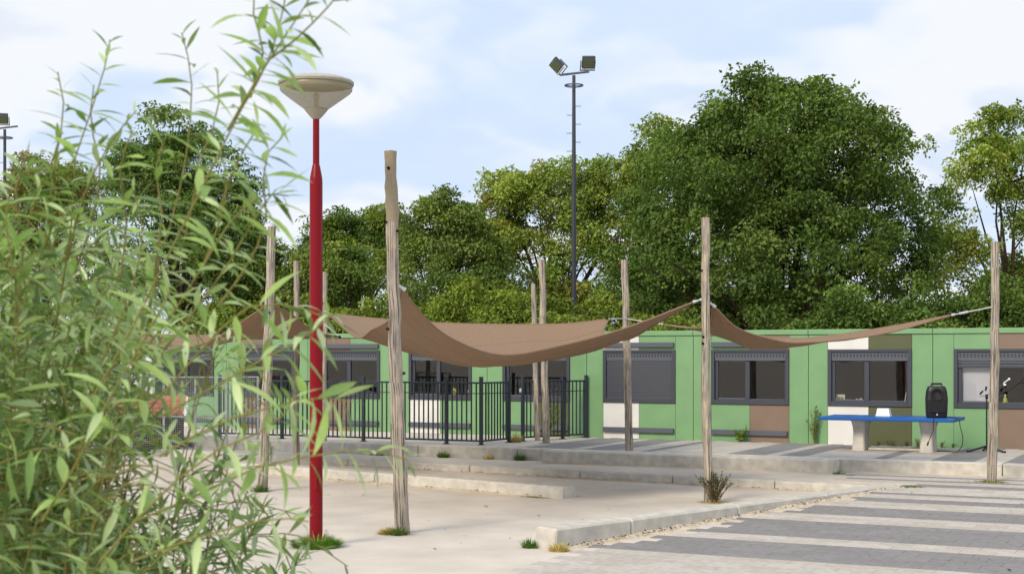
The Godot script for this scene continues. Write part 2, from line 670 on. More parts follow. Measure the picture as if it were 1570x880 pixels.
func window(b: Node3D, x: float, k: int) -> void:
	var w := Node3D.new()
	w.name = "window"
	b.add_child(w, true)
	w.position = Vector3(x, 0, 0)
	var x1 := WIN_W
	var f := 0.085
	var z0 := -0.08
	var z1 := 0.035
	bx("frame", Vector3(0, WIN_LO, z0), Vector3(f, WIN_HI, z1), M.frame, w)
	bx("frame", Vector3(x1 - f, WIN_LO, z0), Vector3(x1, WIN_HI, z1), M.frame, w)
	bx("frame", Vector3(f, WIN_LO, z0), Vector3(x1 - f, WIN_LO + 0.11, z1), M.frame, w)
	bx("frame", Vector3(f, WIN_HI - 0.06, z0), Vector3(x1 - f, WIN_HI, z1), M.frame, w)
	# shutter box with its little ribs
	var sb := bx("shutter_box", Vector3(f, WIN_HI - 0.26, z0), Vector3(x1 - f, WIN_HI - 0.06, z1 - 0.03), M.bumper, w)
	var st := st_new()
	for i in 22:
		cbox_into(st, Vector3(-0.80 + i * 0.0762, 0.03, 0.047), Vector3(0.03, 0.08, 0.02), 0.004)
	put("vent_ribs", done(st), M.frame, sb)
	var drop := 0.0
	if k == -2:
		drop = WIN_HI - 0.26 - WIN_LO - 0.11
	elif k == 1:
		drop = 0.12
	if k != -2:
		bx("sash", Vector3(f, WIN_LO + 0.11, z0 - 0.02), Vector3(f + 0.075, WIN_HI - 0.26, -0.03), M.frame, w)
		bx("sash", Vector3(x1 - f - 0.03, WIN_LO + 0.11, z0 - 0.02), Vector3(x1 - f, WIN_HI - 0.26, -0.03), M.frame, w)
		bx("mullion", Vector3(0.82, WIN_LO + 0.11, z0 - 0.02), Vector3(0.93, WIN_HI - 0.26, -0.025), M.frame, w)
		bx("sash", Vector3(f + 0.075, WIN_LO + 0.11, z0 - 0.02), Vector3(0.82, WIN_LO + 0.15, -0.03), M.bumper, w)
		bx("sash", Vector3(0.93, WIN_LO + 0.11, z0 - 0.02), Vector3(x1 - f - 0.03, WIN_LO + 0.13, -0.03), M.bumper, w)
		bx("pane", Vector3(f + 0.075, WIN_LO + 0.15, -0.062), Vector3(0.82, WIN_HI - 0.26, -0.056), M.glass, w, 0.0005)
		bx("pane", Vector3(0.93, WIN_LO + 0.13, -0.062), Vector3(x1 - f - 0.03, WIN_HI - 0.26, -0.056), M.glass, w, 0.0005)
	else:
		bx("pane", Vector3(f, WIN_LO + 0.11, -0.075), Vector3(x1 - f, WIN_HI - 0.26, -0.069), M.glass, w, 0.0005)
	if drop > 0.0:
		var n := int(roundf(drop / 0.049))
		var sh := cbox(Vector3(x1 - f * 2 - 0.002, 0.046, 0.012), 0.005)
		for i in n:
			put("slat", sh, M.frame, w, Vector3(x1 / 2, WIN_HI - 0.26 - (i + 0.5) * drop / n, -0.012), Vector3(-0.12, 0, 0))
		bx("bottom_bar", Vector3(f, WIN_HI - 0.26 - drop - 0.03, -0.03), Vector3(x1 - f, WIN_HI - 0.26 - drop + 0.008, 0.004), M.frame, w)

func building() -> void:
	var b := base("school_building")
	tag(b, "long low green modular building with white, brown and olive panels", "building")
	var x_lo := 0.45 + PITCH * -7 - 0.46
	var x_hi := 0.45 + PITCH * 3 - 0.46
	var z_back := -6.2
	# shell: backing wall with openings comes from the panels themselves
	bx("back_wall", Vector3(x_lo, BY, z_back), Vector3(x_hi, WALL_HI, z_back + 0.12), M.green, b)
	bx("end_wall", Vector3(x_lo, BY, z_back + 0.12), Vector3(x_lo + 0.1, WALL_HI, -0.1), M.green, b)
	bx("end_wall", Vector3(x_hi - 0.1, BY, z_back + 0.12), Vector3(x_hi, WALL_HI, -0.1), M.green, b)
	bx("floor", Vector3(x_lo + 0.1, BY - 0.05, z_back + 0.12), Vector3(x_hi - 0.1, BY + 0.1, -0.1), M.room, b)
	bx("ceiling", Vector3(x_lo + 0.1, WALL_HI - 0.15, z_back + 0.12), Vector3(x_hi - 0.1, WALL_HI - 0.05, -0.1), M.room, b)
	bx("inner_wall", Vector3(x_lo + 0.1, BY + 0.1, -4.6), Vector3(x_hi - 0.1, WALL_HI - 0.15, -4.5), M.room, b)
	bx("roof", Vector3(x_lo - 0.02, WALL_HI, z_back - 0.02), Vector3(x_hi + 0.02, ROOF_HI - 0.02, -0.03), M.roof, b)
	# colours left and right of each window: index from -7
	var cols := [["white_panel", "green"], ["brown_panel", "green"], ["brown_panel", "green"], ["white_panel", "green"], ["green", "olive_panel"], ["white_panel", "green"], ["green", "brown_panel"], ["white_panel", "olive_panel"], ["green", "brown_panel"], ["white_panel", "green"]]
	var g := 0.003
	for i in cols.size():
		var k := i - 7
		var x := 0.45 + PITCH * k
		var m0: Material = M[cols[i][0]]
		var m1: Material = M[cols[i][1]]
		var half := WIN_W * 0.5 if k != 0 else WIN_W * 0.49
		bx("panel", Vector3(x + g, BY, -0.06), Vector3(x + half - g, WIN_LO, 0), m0, b, 0.003)
		bx("panel", Vector3(x + half + g, BY, -0.06), Vector3(x + WIN_W - g, WIN_LO, 0), m1, b, 0.003)
		bx("panel", Vector3(x + g, WIN_HI, -0.06), Vector3(x + half - g, WALL_HI, 0), m0, b, 0.003)
		bx("panel", Vector3(x + half + g, WIN_HI, -0.06), Vector3(x + WIN_W - g, WALL_HI, 0), m1, b, 0.003)
		# the pier between two windows: two boards with the module joint between
		var px := x + WIN_W
		var pw := PITCH - WIN_W
		bx("panel", Vector3(px + g, BY, -0.06), Vector3(px + pw * 0.5 - 0.006, WALL_HI, 0.0), M.green, b, 0.003)
		bx("panel", Vector3(px + pw * 0.5 + 0.006, BY, -0.06), Vector3(px + pw - g, WALL_HI, 0.0), M.green, b, 0.003)
		bx("lining", Vector3(px, BY, -0.1), Vector3(px + pw, WALL_HI, -0.064), M.seam, b)
		bx("lining", Vector3(x, BY, -0.1), Vector3(x + WIN_W, WIN_LO, -0.064), M.seam, b)
		bx("lining", Vector3(x, WIN_HI, -0.1), Vector3(x + WIN_W, WALL_HI, -0.064), M.seam, b)
		bx("roof_trim", Vector3(px + pw * 0.5 - PITCH + 0.004, WALL_HI, -0.06), Vector3(px + pw * 0.5 - 0.004, ROOF_HI, 0.035), M.green, b, 0.01)
		window(b, x, k)
		if k <= -1:
			bx("bumper_rail", Vector3(x + 0.01, BY + 0.16, 0.0), Vector3(x + WIN_W - 0.03, BY + 0.28, 0.075), M.bumper, b, 0.01)
			bx("bumper_rail", Vector3(x + 0.01, WIN_HI + 0.06, 0.0), Vector3(x + WIN_W - 0.03, WIN_HI + 0.18, 0.075), M.bumper, b, 0.01)

# things seen on the sills and behind the glass
func sill_things() -> void:
	var sill := WIN_LO + 0.02
	var mk := func(called: String, label: String, cat: String, at: Vector3) -> Node3D:
		return thing(called, label, cat, at)
	var sh := thing("window_shelf", "pale inside sill behind the window above the blue table", "sill", Vector3(0.45, 0, 0))
	bx("board", Vector3(0.05, WIN_LO + 0.06, -0.36), Vector3(WIN_W - 0.05, WIN_LO + 0.09, -0.105), M.white, sh)
	var card: Node3D = mk.call("card", "small cream printed card standing behind the glass of the window above the blue table", "card", Vector3(0.70, WIN_LO + 0.092, -0.16))
	bx("sheet", Vector3(-0.10, 0, -0.006), Vector3(0.10, 0.165, 0.0), mat("card_paper", lin(226, 224, 190), 0.7), card, 0.001)
	for i in 4:
		bx("print_mark", Vector3(-0.07 + i * 0.036, 0.055, 0.001), Vector3(-0.045 + i * 0.036, 0.105, 0.002), M.frame, card, 0.0004)
	var cl := thing("cloth", "crumpled pale cloth lying on the sill next to the cream card", "cloth", Vector3(1.13, WIN_LO + 0.092, -0.17))
	var st := st_new()
	for i in 14:
		for j in 8:
			var p := []
			for q in [[0, 0], [1, 0], [1, 1], [0, 1]]:
				var u: float = (i + q[0]) / 14.0
				var v: float = (j + q[1]) / 8.0
				p.append(Vector3((u - 0.5) * 0.34, 0.09 * sin(u * PI) * sin(v * PI) * (0.75 + 0.35 * sin(u * 19 + v * 5)), (v - 0.5) * 0.16))
			quad(st, p[0], p[1], p[2], p[3])
	put("fold", done(st), M.white, cl)
	var rod: Node3D = mk.call("stick", "thin white stick leaning inside the window beside the loudspeaker", "stick", Vector3(2.14, WIN_LO + 0.092, -0.16))
	put("rod", tube([Vector3(0, 0, 0), Vector3(0.035, 0.23, 0)], [0.012, 0.009], 8), M.white, rod)
	var bd := thing("whiteboard", "white board standing behind the half lowered shutter", "board", Vector3(3.23, 0, -0.14))
	bx("panel", Vector3(0.10, WIN_LO + 0.11, -0.03), Vector3(0.85, WIN_HI - 0.2, 0.0), M.board, bd)
	bx("edge_strip", Vector3(0.15, WIN_LO + 0.11, 0.001), Vector3(0.162, WIN_HI - 0.2, 0.006), M.frame, bd)
	var sh2 := thing("window_shelf", "pale inside sill behind the half shuttered window", "sill", Vector3(3.23, 0, 0))
	bx("board", Vector3(0.9, WIN_LO + 0.06, -0.36), Vector3(WIN_W - 0.05, WIN_LO + 0.09, -0.105), M.white, sh2)
	var bt: Node3D = mk.call("bottle", "yellow plastic bottle with pale cap on the window sill", "bottle", Vector3(4.28, WIN_LO + 0.092, -0.17))
	put("body", lathe([Vector2(0, 0), Vector2(0.048, 0.0), Vector2(0.05, 0.02), Vector2(0.045, 0.1), Vector2(0.02, 0.15), Vector2(0.018, 0.16)], 16), M.yellow, bt)
	put("cap", lathe([Vector2(0.022, 0.158), Vector2(0.024, 0.165), Vector2(0.02, 0.21), Vector2(0, 0.215)], 16), M.white, bt)
	# behind the fence
	var decs := [[-10.1, "yellow", "yellow paper flower stuck inside the window behind the bar fence"], [-9.62, "white", "white paper star stuck inside the window behind the bar fence"], [-6.9, "orange", "orange paper flower stuck inside the window beside the fence opening"]]
	for d in decs:
		var fl := thing("paper_flower", d[2], "decoration", Vector3(d[0] + 0.75, WIN_LO + 0.22, -0.068))
		var s := st_new()
		for i in 7:
			var a := TAU * i / 7
			var c := Vector3(cos(a), sin(a), 0) * 0.05
			for j in 8:
				tri(s, c, c + Vector3(cos(TAU * j / 8), sin(TAU * j / 8), 0) * 0.032, c + Vector3(cos(TAU * (j + 1) / 8), sin(TAU * (j + 1) / 8), 0) * 0.032)
		put("petals", done(s), M[d[1]], fl)
		put("centre", lathe([Vector2(0.03, -0.001), Vector2(0.03, 0.002), Vector2(0, 0.003)], 12), M.bumper, fl, Vector3(0, 0, 0.001), Vector3(PI / 2, 0, 0))

# ------------------------------------------------------------------ poles and sails
func pole(x: float, z: float, y0: float, y1: float, lean: Vector3, r0: float, r1: float, sd: int, label: String, bark := false, kink := 0.0) -> Node3D:
	var t := thing("wooden_pole", label, "pole", Vector3(x, y0, z), 0.0, "peeled tree trunk poles carrying the shade sails")
	var n := noise(sd, 0.6, 3)
	var st := st_new()
	var seg := 14
	var rings := 44
	var hgt := y1 - y0
	var P := []
	for i in rings + 1:
		var f := float(i) / rings
		var y := -0.12 + (hgt + 0.12) * f
		var c := lean * f + Vector3(n.get_noise_2d(y * 1.3, 3.0), 0, n.get_noise_2d(y * 1.3, 90.0)) * 0.03 * sin(f * PI) + Vector3(kink * sin(f * PI), 0, 0)
		c.y = y
		var row := []
		for k in seg + 1:
			var a := TAU * (k % seg) / seg
			var r := lerpf(r0, r1, f) * (1.0 + 0.20 * n.get_noise_3d(cos(a) * 1.4, y * 1.1, sin(a) * 1.4) + 0.10 * n.get_noise_3d(cos(a) * 5, y * 5, sin(a) * 5))
			if bark and f > 0.83:
				r *= 1.05 + 0.22 * n.get_noise_3d(cos(a) * 9, y * 14, sin(a) * 9)
			if bark and f > 0.965:
				r *= 1.0 + (f - 0.965) * 6.0
			row.append(c + Vector3(cos(a), 0, sin(a)) * r)
		P.append(row)
	st.set_smooth_group(0)
	var sleeve := st_new()
	sleeve.set_smooth_group(0)
	for i in rings:
		var into := sleeve if bark and i >= int(0.83 * rings) else st
		for k in seg:
			for q in [[i, k], [i + 1, k + 1], [i + 1, k], [i, k], [i, k + 1], [i + 1, k + 1]]:
				into.set_uv(Vector2(float(q[1]) / seg + sd * 0.13, P[q[0]][q[1]].y + sd * 0.37))
				into.add_vertex(P[q[0]][q[1]])
	var top := Vector3.ZERO
	for k in seg: top += P[rings][k] / seg
	st.set_smooth_group(-1)
	for k in seg:
		for v in [top + Vector3(0, -0.01, 0), P[rings][k + 1], P[rings][k]]:
			st.set_uv(Vector2(v.x, v.z))
			st.add_vertex(v)
	put("trunk", done(st), M.wood, t)
	if bark:
		put("bark_sleeve", done(sleeve), M.pole_bark, t)
	# cut branch stubs
	var r := RandomNumberGenerator.new()
	r.seed = sd
	for i in 7 if bark else 4:
		var f2 := r.randf_range(0.35, 0.97)
		var ci := int(f2 * rings)
		var kk := r.randi() % seg
		var p: Vector3 = P[ci][kk]
		var dirv := Vector3(cos(TAU * kk / seg), 0.25, sin(TAU * kk / seg)).normalized()
		put("branch_stub", tube([p - dirv * 0.03, p + dirv * r.randf_range(0.012, 0.035)], [0.026, 0.018], 7), M.bark, t)
	return t

func poles() -> void:
	pole(-1.19, 15.84, 0.0, 5.1, Vector3(-0.15, 0, 0.08), 0.104, 0.070, 1, "tall peeled trunk pole with bark left round its thick top end", true, -0.03)
	pole(-6.54, 11.81, 0.0, 4.65, Vector3(0.15, 0, -0.08), 0.085, 0.075, 2, "thick grey trunk pole standing in the pit behind the red lamp post")
	pole(-9.26, 7.0, 0.1, 4.42, Vector3(0, 0, 0), 0.068, 0.058, 3, "slim pale trunk pole between the pit kerb and the platform kerb")
	pole(-10.43, 4.25, 0.372, 4.36, Vector3(0.02, 0, 0), 0.062, 0.052, 4, "thin trunk pole just before the bar fence, behind the red lamp post")
	pole(-5.38, 2.66, 0.372, 4.59, Vector3(-0.1, 0, 0.05), 0.085, 0.07, 5, "trunk pole standing just outside the bar fence beside its opening")
	pole(-6.05, 1.75, 0.372, 4.1, Vector3(-0.09, 0, 0.05), 0.068, 0.058, 6, "short trunk pole with a dark capped top inside the fenced yard")
	pole(-2.66, 4.30, 0.372, 4.40, Vector3(-0.09, 0, 0.05), 0.088, 0.068, 7, "trunk pole standing behind the seating block before the closed shutter")
	pole(1.1, 10.06, 0.0, 4.62, Vector3(-0.05, 0, 0.02), 0.076, 0.066, 8, "trunk pole with a dry bush at its foot in the sand pit", false, -0.03)
	pole(4.87, 5.82, 0.12, 4.39, Vector3(0.06, 0, -0.03), 0.082, 0.068, 9, "trunk pole planted in the striped paving before the microphone stand", false, 0.02)
	pole(-14.9, 8.1, 0.0, 4.2, Vector3(0, 0, 0), 0.08, 0.065, 10, "trunk pole hidden behind the willow beside the wire enclosure")

func sail(label: String, edges: Array, sag: float, cables: Array, sd: int) -> void:
	# edges: [u at v=0, u at v=1, v at u=0, v at u=1], each a list of points
	var t := thing("shade_sail", label, "shade sail", Vector3.ZERO, 0.0, "brown shade sails slung between the poles")
	var n := 36
	var nz := noise(sd, 0.5, 2)
	var P := []
	var c00: Vector3 = edges[0][0]
	var c10: Vector3 = edges[0][-1]
	var c01: Vector3 = edges[1][0]
	var c11: Vector3 = edges[1][-1]
	for i in n + 1:
		var u := float(i) / n
		var row := []
		for j in n + 1:
			var v := float(j) / n
			var p: Vector3 = catmull(edges[0], u) * (1 - v) + catmull(edges[1], u) * v + catmull(edges[2], v) * (1 - u) + catmull(edges[3], v) * u
			p -= c00 * (1 - u) * (1 - v) + c10 * u * (1 - v) + c01 * (1 - u) * v + c11 * u * v
			p.y -= sag * 38.0 * u * pow(1 - u, 3.0) * v * (1 - v)
			p.y += nz.get_noise_2d(p.x, p.z) * 0.06 * minf(1.0, 6.0 * u * (1 - u)) * minf(1.0, 6.0 * v * (1 - v))
			row.append(p)
		P.append(row)
	var st := st_new()
	st.set_smooth_group(0)
	for i in n:
		for j in n:
			quad(st, P[i][j], P[i + 1][j], P[i + 1][j + 1], P[i][j + 1])
	put("cloth", done(st), M.sail, t)
	for k in range(1, 6):
		var sp := []
		var sr := []
		for i in n + 1:
			sp.append(P[i][k * 6] + Vector3(0, 0.002, 0))
			sr.append(0.006)
		put("seam", tube(sp, sr, 5), M.sail, t)
	for e in edges:
		if (e[0] - e[-1]).length() < 0.05:
			continue
		var pts := []
		var rr := []
		for i in 29:
			pts.append(catmull(e, i / 28.0))
			rr.append(0.016)
		put("hem", tube(pts, rr, 6), M.sail, t)
	for c in cables:
		var a: Vector3 = c[0]
		var b: Vector3 = c[1]
		put("cable", tube([a, b], [0.011, 0.011], 6), M.cord, t)
		var d := (b - a).normalized()
		var l := (b - a).length()
		put("turnbuckle", tube([a + d * minf(0.1, l * 0.3), a + d * minf(0.28, l * 0.7)], [0.02, 0.02], 8), M.aluminium, t)
		put("corner_ring", tube([a - d * 0.05, a + d * 0.04], [0.03, 0.016], 8), M.aluminium, t)

func sails() -> void:
	var A := Vector3(-1.24, 3.28, 15.78)
	var C := Vector3(0.90, 3.26, 10.16)
	var B := Vector3(-2.71, 3.13, 5.30)
	var D := Vector3(-9.86, 3.36, 4.95)
	sail("large brown shade sail dipping between the tall trunk pole and the seating block", [
		[A, Vector3(-1.38, 2.93, 15.0), Vector3(-1.34, 2.60, 14.18), Vector3(-1.17, 2.38, 12.99), Vector3(-0.68, 2.53, 11.95), Vector3(0.04, 2.82, 11.03), C],
		[D, Vector3(-8.09, 3.19, 5.2), Vector3(-6.28, 3.08, 5.27), Vector3(-3.93, 3.04, 5.3), B],
		[A, Vector3(-2.4, 2.94, 14.18), Vector3(-4.82, 2.84, 10.92), Vector3(-6.74, 2.75, 8.53), D],
		[C, Vector3(-0.15, 2.95, 9.1), Vector3(-1.22, 2.67, 7.97), Vector3(-2.3, 2.8, 6.49), B]], 0.03,
		[[A, Vector3(-1.28, 3.33, 15.86)], [C, Vector3(1.06, 3.32, 10.05)], [B, Vector3(-2.70, 3.17, 4.36)], [D, Vector3(-10.40, 3.45, 4.28)]], 41)
	var A2 := Vector3(1.12, 3.20, 9.93)
	var B2 := Vector3(4.30, 3.10, 6.30)
	var C2 := Vector3(-1.35, 3.0, 5.75)
	sail("triangular brown shade sail sagging before the windows above the blue table", [
		[A2, A2],
		[C2, Vector3(0.5, 2.78, 6.1), Vector3(1.62, 2.7, 6.2), Vector3(2.97, 2.87, 6.2), B2],
		[A2, Vector3(0.72, 2.90, 9.0), Vector3(-0.21, 2.89, 7.45), C2],
		[A2, Vector3(1.37, 2.84, 9.45), Vector3(1.72, 2.66, 8.72), Vector3(2.15, 2.6, 8.18), Vector3(3.21, 2.75, 7.16), B2]], 0.02,
		[[A2, Vector3(1.07, 3.26, 10.04)], [B2, Vector3(4.89, 3.24, 5.84)], [C2, Vector3(-2.68, 3.16, 4.38)]], 42)
	var A3 := Vector3(-6.50, 3.30, 11.66)
	var B3 := Vector3(-8.71, 2.80, 6.17)
	var C3 := Vector3(-14.3, 2.95, 8.1)
	sail("brown shade sail hung from the thick grey pole, half hidden by the willow", [
		[A3, A3],
		[C3, Vector3(-12.4, 2.85, 7.8), Vector3(-11.12, 2.83, 7.4), Vector3(-10.0, 2.77, 6.9), B3],
		[A3, Vector3(-9.0, 2.6, 10.5), Vector3(-12.0, 2.55, 9.3), C3],
		[A3, Vector3(-6.94, 3.12, 10.32), Vector3(-7.79, 2.87, 8.51), B3]], 0.04,
		[[A3, Vector3(-6.46, 3.36, 11.76)], [B3, Vector3(-10.41, 3.15, 4.3)], [C3, Vector3(-14.88, 3.1, 8.1)]], 43)

# ------------------------------------------------------------------ lamp, masts
func lamp_post() -> void:
	var t := thing("lamp_post", "tall red lamp post with a wide conical shade and grass at its foot", "lamp post", Vector3(-1.47, 0, 17.45))
	put("lower_post", lathe([Vector2(0.085, -0.2), Vector2(0.082, 0.0), Vector2(0.080, 4.53), Vector2(0.077, 4.58), Vector2(0.062, 4.66), Vector2(0.048, 4.73), Vector2(0.041, 4.75)], 28), M.red_paint, t)
	put("upper_post", lathe([Vector2(0.041, 4.70), Vector2(0.040, 5.34), Vector2(0, 5.34)], 24), M.red_paint, t)
	put("service_hatch", cbox(Vector3(0.07, 0.30, 0.02), 0.006), M.red_paint, t, Vector3(0.03, 0.85, 0.072))
	put("lamp_holder", lathe([Vector2(0.03, 5.30), Vector2(0.055, 5.32), Vector2(0.10, 5.37), Vector2(0.145, 5.425), Vector2(0.14, 5.44), Vector2(0.0, 5.44)], 32), M.lamp_grey, t)
	put("shade", lathe([Vector2(0.143, 5.430), Vector2(0.30, 5.545), Vector2(0.425, 5.640), Vector2(0.448, 5.668), Vector2(0.452, 5.70), Vector2(0.446, 5.732)], 48), M.lamp_shade, t)
	put("bulb", lathe([Vector2(0.0, 5.44), Vector2(0.03, 5.44), Vector2(0.03, 5.55), Vector2(0.045, 5.60), Vector2(0.0, 5.66)], 16), M.white, t)
	put("gasket", lathe([Vector2(0.448, 5.728), Vector2(0.466, 5.732), Vector2(0.466, 5.750), Vector2(0.448, 5.752)], 48), M.lamp_grey, t)
	put("cap", lathe([Vector2(0.45, 5.749), Vector2(0.470, 5.752), Vector2(0.470, 5.768), Vector2(0.452, 5.785), Vector2(0.36, 5.815), Vector2(0.2, 5.84), Vector2(0, 5.848)], 48), M.lamp_cap, t)

func floodlight(at: Vector3, h: float, label: String, s := 1.0, heads := [[-0.75, 0.55, -0.95], [0.62, 0.05, 0.25]]) -> void:
	var t := thing("floodlight_mast", label, "floodlight mast", at, deg_to_rad(27.0), "floodlight masts behind the trees")
	put("mast", tube([Vector3(0, -0.5, 0), Vector3(0, h * 0.5, 0), Vector3(0, h, 0)], [0.13 * s, 0.10 * s, 0.07 * s], 16), M.mast_grey, t)
	put("crossbar", tube([Vector3(-0.55, h + 0.02, 0.02), Vector3(0.65, h + 0.16, 0)], [0.05, 0.05], 8), M.bumper, t)
	var ring := []
	var rr := []
	for i in 29:
		ring.append(Vector3(cos(TAU * i / 28) * 0.38, h - 0.42, sin(TAU * i / 28) * 0.38))
		rr.append(0.03)
	put("ring", tube(ring, rr, 6), M.bumper, t)
	put("ring_spoke", tube([Vector3(-0.38, h - 0.42, 0), Vector3(0.38, h - 0.42, 0)], [0.02, 0.02], 6), M.bumper, t)
	for i in 16:
		var sx := -1.0 if i % 2 else 1.0
		put("climbing_rung", tube([Vector3(0.05 * sx, h - 1.3 - i * 0.38, 0), Vector3(0.30 * sx, h - 1.3 - i * 0.38, 0)], [0.014, 0.014], 6), M.steel_dark, t)
	for q in heads:
		var hd := Node3D.new()
		hd.name = "floodlight"
		t.add_child(hd, true)
		hd.position = Vector3(q[0], h + (0.42 if q[1] > 0.3 else 0.55), 0.05)
		hd.scale = Vector3.ONE * 0.84
		hd.rotation = Vector3(0.55, q[2] * 0.8, q[1] * 1.0)
		bx("housing", Vector3(-0.33, -0.3, -0.12), Vector3(0.33, 0.3, 0.06), M.steel_dark, hd, 0.02)
		for r_ in 4:
			bx("lens_row", Vector3(-0.29, -0.26 + r_ * 0.13, 0.06), Vector3(0.29, -0.145 + r_ * 0.13, 0.085), M.lens, hd, 0.008)
		bx("front_bar", Vector3(-0.34, -0.40, -0.02), Vector3(0.34, -0.31, 0.08), M.aluminium, hd, 0.01)
		for sx2 in [-1.0, 1.0]:
			bx("bracket", Vector3(sx2 * 0.37 - 0.02, -0.45, -0.16), Vector3(sx2 * 0.37 + 0.02, 0.05, -0.08), M.bumper, hd, 0.008)
		bx("bracket", Vector3(-0.39, -0.49, -0.16), Vector3(0.39, -0.45, -0.08), M.bumper, hd, 0.008)

# ------------------------------------------------------------------ fence
func fence_run(t: Node3D, a: Vector3, b: Vector3, posts: Array) -> void:
	var d := (b - a).normalized()
	var l := (b - a).length()
	var turn := Vector3(0, atan2(-d.z, d.x), 0)
	for p in posts:
		put("post", cbox(Vector3(0.075, 1.55, 0.075), 0.008), M.fence, t, a + d * p + Vector3(0, 0.765, 0), turn)
		put("foot_plate", cbox(Vector3(0.14, 0.012, 0.14), 0.003), M.fence, t, a + d * p + Vector3(0, 0.006, 0), turn)
	for y in [0.09, 1.40, 1.16]:
		var hh := 0.02 if y == 1.16 else 0.04
		put("rail", cbox(Vector3(l, hh, 0.04), 0.005), M.fence, t, (a + b) * 0.5 + Vector3(0, y, 0), turn)
	var n := int(l / 0.125)
	var bar := cbox(Vector3(0.03, 1.34, 0.03), 0.005)
	for i in range(1, n):
		put("bar", bar, M.fence, t, a + d * (l * i / n) + Vector3(0, 0.75, 0), turn)

func fences() -> void:
	var y := 0.374
	var t := thing("bar_fence", "dark steel bar fence along the platform edge before the windows", "fence", Vector3(-6.45, y, 3.84))
	fence_run(t, Vector3(-7.4, 0, 0), Vector3(0, 0, 0), [0.0, 1.9, 4.25, 6.5, 7.4])
	fence_run(t, Vector3(0.02, 0, -0.04), Vector3(0.10, 0, -1.18), [1.14])
	var t2 := thing("bar_fence", "dark steel bar fence piece running up to the green wall beside the opening", "fence", Vector3(-6.27, y, 2.1))
	fence_run(t2, Vector3.ZERO, Vector3(0.75, 0, -2.06), [0.0, 1.33, 2.15])
	put("latch", cbox(Vector3(0.05, 0.09, 0.05), 0.008), M.aluminium, t2, Vector3(-0.03, 1.2, 0.05))

